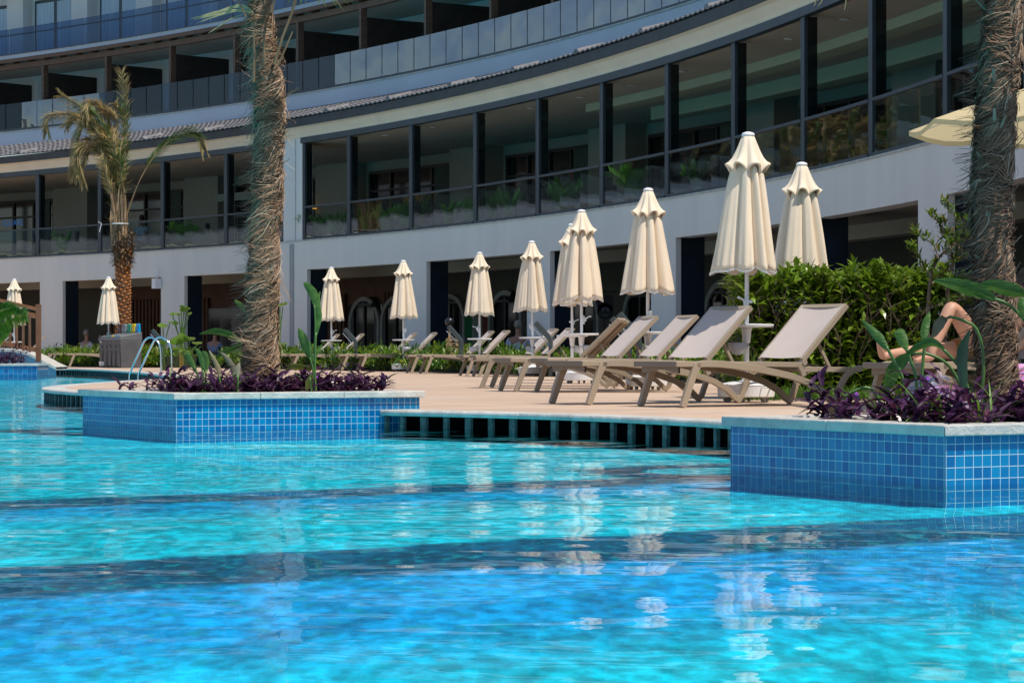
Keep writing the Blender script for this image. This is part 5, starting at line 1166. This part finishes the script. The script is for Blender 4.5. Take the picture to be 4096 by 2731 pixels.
# ============================================================ PEOPLE
SKIN = mat("skin", (.50, .27, .18), .5, .08, 3, spec=.4); SKIN2 = mat("skin_dark", (.28, .14, .09), .5, .08, 3)
def skin_body(name, parent, m, joints, bones, sub=2):
    """one continuous surface grown from a skeleton of joints"""
    ks = list(joints); me = bpy.data.meshes.new(name); me.from_pydata([joints[k][0] for k in ks], [(ks.index(a), ks.index(b)) for a, b in bones], []); me.materials.append(m)
    o = bpy.data.objects.new(name, me); C.objects.link(o); o.parent = parent
    o.modifiers.new("skin", 'SKIN'); me.skin_vertices  # created with the modifier
    if not me.skin_vertices: me.attributes
    ly = me.skin_vertices[0].data if len(me.skin_vertices) else None
    for i, k in enumerate(ks):
        r_ = joints[k][1]; r_ = r_ if isinstance(r_, tuple) else (r_, r_)
        if ly: ly[i].radius = r_; ly[i].use_root = (k == 'pelvis' or (i == 0 and 'pelvis' not in joints)); ly[i].use_loose = False
    sb = o.modifiers.new("sub", 'SUBSURF'); sb.levels = sub; sb.render_levels = sub
    o.modifiers["skin"].use_smooth_shade = True
    return o
# ensure skin layers exist: they must be added through an operator on the active object
def add_skin_layer(o):
    bpy.context.view_layer.objects.active = o
    bpy.ops.mesh.customdata_skin_add()
def body(name, parent, m, joints, bones, sub=2):
    ks = list(joints); me = bpy.data.meshes.new(name); me.from_pydata([joints[k][0] for k in ks], [(ks.index(a), ks.index(b)) for a, b in bones], []); me.materials.append(m)
    o = bpy.data.objects.new(name, me); C.objects.link(o); o.parent = parent; add_skin_layer(o); ly = me.skin_vertices[0].data
    for i, k in enumerate(ks): r_ = joints[k][1]; ly[i].radius = r_ if isinstance(r_, tuple) else (r_, r_); ly[i].use_root = (k == 'pelvis')
    s = o.modifiers.new("skin", 'SKIN'); s.use_smooth_shade = True; sb = o.modifiers.new("sub", 'SUBSURF'); sb.levels = sub; sb.render_levels = sub
    return o
# sunbather, coordinates of the lounger: x towards the head, y across, z above the deck
J = {'pelvis': ((.90, .33, .485), (.15, .10)), 'spine': ((1.08, .33, .53), (.135, .10)), 'chest': ((1.28, .33, .66), (.155, .11)), 'neck0': ((1.42, .33, .79), (.07, .06)), 'neck': ((1.47, .33, .85), (.052, .052)), 'head0': ((1.50, .33, .91), (.075, .08)), 'head': ((1.53, .33, 1.0), (.08, .09)),
     'hipf': ((.88, .42, .475), .088), 'kneef': ((.46, .43, .475), .058), 'calff': ((.32, .43, .465), .055), 'anklef': ((.07, .43, .45), .034), 'heelf': ((.00, .43, .425), .032), 'ballf': ((-.035, .43, .52), (.036, .022)),
     'hipn': ((.86, .23, .50), .092), 'thighn': ((.70, .225, .66), .082), 'kneen': ((.535, .22, .83), .060), 'calfn': ((.45, .22, .68), .056), 'anklen': ((.31, .22, .455), .035), 'heeln': ((.32, .22, .42), .033), 'balln': ((.16, .21, .41), (.036, .02)),
     'shf': ((1.40, .52, .74), .055), 'elf': ((1.24, .60, .52), .038), 'wrf': ((1.05, .60, .44), .027), 'shn': ((1.40, .14, .74), .055), 'eln': ((1.22, .06, .54), .038), 'wrn': ((1.03, .07, .45), .027)}
Bn = [('pelvis', 'spine'), ('spine', 'chest'), ('chest', 'neck0'), ('neck0', 'neck'), ('neck', 'head0'), ('head0', 'head'), ('pelvis', 'hipf'), ('hipf', 'kneef'), ('kneef', 'calff'), ('calff', 'anklef'), ('anklef', 'heelf'), ('heelf', 'ballf'), ('pelvis', 'hipn'), ('hipn', 'thighn'), ('thighn', 'kneen'), ('kneen', 'calfn'), ('calfn', 'anklen'), ('anklen', 'heeln'), ('heeln', 'balln'),
      ('chest', 'shf'), ('shf', 'elf'), ('elf', 'wrf'), ('chest', 'shn'), ('shn', 'eln'), ('eln', 'wrn')]
for k in range(5):   # toes of the visible foot and of the planted one, fingers of the near hand
    y = .402+.0135*k; J['tf%d' % k] = ((-.045+.004*k, y, .565-.006*k), .010 if k else .014); J['uf%d' % k] = ((-.040+.004*k, y, .592-.008*k), .009 if k else .013); Bn += [('ballf', 'tf%d' % k), ('tf%d' % k, 'uf%d' % k)]
    y = .183+.0135*k; J['tn%d' % k] = ((.11+.005*k, y, .40), .011); Bn += [('balln', 'tn%d' % k)]
    J['fn%d' % k] = ((.96+(.03 if k == 0 else 0), .045+.016*k, .445), .009); J['gn%d' % k] = ((.91+(.05 if k == 0 else .006*abs(k-2)), .04+.018*k-(.015 if k == 0 else 0), .43), .008); Bn += [('wrn', 'fn%d' % k), ('fn%d' % k, 'gn%d' % k)]
pr = empty("person", pp, rad(37), "person lying on the shaded lounger with one bare knee raised", "person")
body("body", pr, SKIN, J, Bn)
body("shorts", pr, mat("red_green_cloth", (.45, .03, .02), .8, .4, 14, col2=(.10, .22, .03)), {'pelvis': ((.93, .33, .485), (.17, .12)), 'a': ((.99, .33, .50), (.165, .118)), 'b': ((.85, .43, .478), (.108, .10)), 'c': ((.72, .43, .475), (.10, .092)), 'd': ((.85, .225, .52), (.11, .10)), 'e': ((.76, .225, .60), (.105, .095))}, [('a', 'pelvis'), ('pelvis', 'b'), ('b', 'c'), ('pelvis', 'd'), ('d', 'e')], 2)
blob(MB(), (1.56, .33, 1.04), (.095, .10, .10), 3).build("hair", mat("dark_hair", (.02, .014, .01), .6, .3, 20), pr, True)
mb = MB(); blob(mb, (1.46, .295, .99), (.010, .016, .012), 1, 6); blob(mb, (1.46, .365, .99), (.010, .016, .012), 1, 6); mb.build("eyes", mat("eye_dark", (.03, .02, .02), .3, .1, 5), pr, True)
mb = MB(); blob(mb, (1.445, .33, .965), (.018, .013, .022), 2, 6); mb.build("nose", SKIN, pr, True)
# seated figures behind the plant bed: local x to the right, y away, z up
def seated(label, loc, rz, shirt, hairc, skin, sc=1.0, bald=False, low=.30):
    r = empty("person", loc, rz, label, "person"); r.scale = (sc, sc, sc)
    J = {'pelvis': ((0, 0, .52), (.16, .12)), 'waist': ((0, .01, .70), (.14, .10)), 'chest': ((0, -.01, .95), (.17, .12)), 'nk': ((0, -.02, 1.12), (.055, .055)), 'h0': ((0, -.03, 1.20), (.072, .08)), 'h1': ((0, -.03, 1.31), (.078, .092)),
         'sl': ((-.20, 0, 1.03), .058), 'el': ((-.28, -.10, .78), .04), 'wl': ((-.16, -.32, .74), .028), 'sr': ((.20, 0, 1.03), .058), 'er': ((.28, -.10, .78), .04), 'wr': ((.16, -.32, .74), .028),
         'hl': ((-.10, -.06, .50), .09), 'kl': ((-.12, -.45, .50), .062), 'al': ((-.12, -.44, .10), .04), 'tl': ((-.12, -.60, .05), .035), 'hr': ((.10, -.06, .50), .09), 'kr': ((.12, -.45, .50), .062), 'ar': ((.12, -.44, .10), .04), 'tr': ((.12, -.60, .05), .035)}
    Bn = [('pelvis', 'waist'), ('waist', 'chest'), ('chest', 'nk'), ('nk', 'h0'), ('h0', 'h1'), ('chest', 'sl'), ('sl', 'el'), ('el', 'wl'), ('chest', 'sr'), ('sr', 'er'), ('er', 'wr'), ('pelvis', 'hl'), ('hl', 'kl'), ('kl', 'al'), ('al', 'tl'), ('pelvis', 'hr'), ('hr', 'kr'), ('kr', 'ar'), ('ar', 'tr')]
    for s_, w_ in ((-1, 'wl'), (1, 'wr')):
        for k in range(5):
            J['f%s%d' % (w_, k)] = ((s_*(.16-.015*(k-2)+(.02 if k == 0 else 0)), -.38, .735), .010); J['g%s%d' % (w_, k)] = ((s_*(.155-.017*(k-2)+(.03 if k == 0 else 0)), -.42+(.03 if k == 0 else .004*abs(k-2)), .72), .008); Bn += [(w_, 'f%s%d' % (w_, k)), ('f%s%d' % (w_, k), 'g%s%d' % (w_, k))]
    for k_, (p_, r_) in list(J.items()):
        if k_ not in ('al', 'tl', 'ar', 'tr'): J[k_] = ((p_[0], p_[1], p_[2]-(low*.4 if k_ in ('kl', 'kr') else low)), r_)
    body("body", r, skin, J, Bn, 1)
    so_ = body("shirt", r, shirt, {'pelvis': ((0, 0, .55), (.18, .14)), 'w': ((0, .01, .74), (.17, .13)), 'c': ((0, -.01, .92), (.175, .135)), 'n': ((0, -.015, 1.07), (.095, .085)), 'a': ((-.20, 0, 1.0), .075), 'b': ((-.255, -.06, .87), .064), 'd': ((.20, 0, 1.0), .075), 'e': ((.255, -.06, .87), .064)}, [('pelvis', 'w'), ('w', 'c'), ('c', 'n'), ('c', 'a'), ('a', 'b'), ('c', 'd'), ('d', 'e')], 2)
    so_.location.z = -low
    blob(MB(), (0, .0, 1.345-low), (.088, .098, .075 if bald else .10), 4, 8).build("hair", mat("hair_"+hairc, {'dark': (.02, .015, .01), 'grey': (.18, .16, .14)}[hairc], .7, .2, 20), r, True)
    mb = MB(); blob(mb, (-.032, -.118, 1.28-low), (.013, .008, .008), 1, 5); blob(mb, (.032, -.118, 1.28-low), (.013, .008, .008), 1, 5); mb.build("eyes", MATS["eye_dark"], r, True)
    blob(MB(), (0, -.122, 1.25-low), (.012, .016, .02), 1, 5).build("nose", skin, r, True); blob(MB(), (0, -.112, 1.212-low), (.024, .006, .006), 1, 5).build("mouth", mat("lips", (.25, .08, .06), .6, .1, 4), r, True)
    return r
WT = mat("white_cotton", (.40, .43, .55), .85, .1, 5); BT = mat("blue_cotton", (.13, .18, .30), .85, .1, 5)
CH = mat("dark_chair", (.02, .02, .022), .5, .1, 3)
PEO = [(2072, -1.4, 2.9, WT, 'grey', SKIN2, 1.0, "seated man in a white t-shirt seen from behind above the plant bed"),
       (858, -1.2, 2.6, BT, 'dark', SKIN2, .95, "seated person in a blue shirt left of the shaggy trunk"),
       (345, -1.2, 2.4, WT, 'grey', SKIN2, .98, "grey haired person seated in the shade left of the recycling bins")]
ch0 = None
for px, d, rz, sm_, hc, sk, s, lb in PEO:
    q = P(ang(px, d+.9), d+.9, DECK); seated(lb, q, rz, sm_, hc, sk, s)
    cq = empty("chair", q, rz, {2072: "dark chair under the man in the white t-shirt", 858: "dark chair under the person in a blue shirt", 345: "dark chair under the grey haired person"}[px], "chair", "dark chairs in the arcade")
    MB().box((0, -.05, .10), (.46, .46, .05)).build("seat", CH, cq); MB().box((0, .20, .30), (.44, .03, .26)).build("backrest", CH, cq)
    for x in (-.2, .2):
        for y in (-.25, .18): MB().box((x, y, .04), (.035, .035, .08)).build("leg", CH, cq)
q = P(ang(567, 3.2), 3.2, ZS+.02); seated("dark haired person in a pale blue shirt behind the terrace glass", q, -.5, mat("pale_blue_cotton", (.28, .36, .48), .8, .1, 5), 'dark', SKIN2, 1.0, low=0)
cq = empty("chair", q, -.5, "dark chair on the terrace under the person in a pale blue shirt", "chair", "dark chairs in the arcade"); MB().box((0, -.05, .40), (.46, .46, .05)).build("seat", CH, cq); MB().box((0, .20, .62), (.44, .03, .30)).build("backrest", CH, cq)
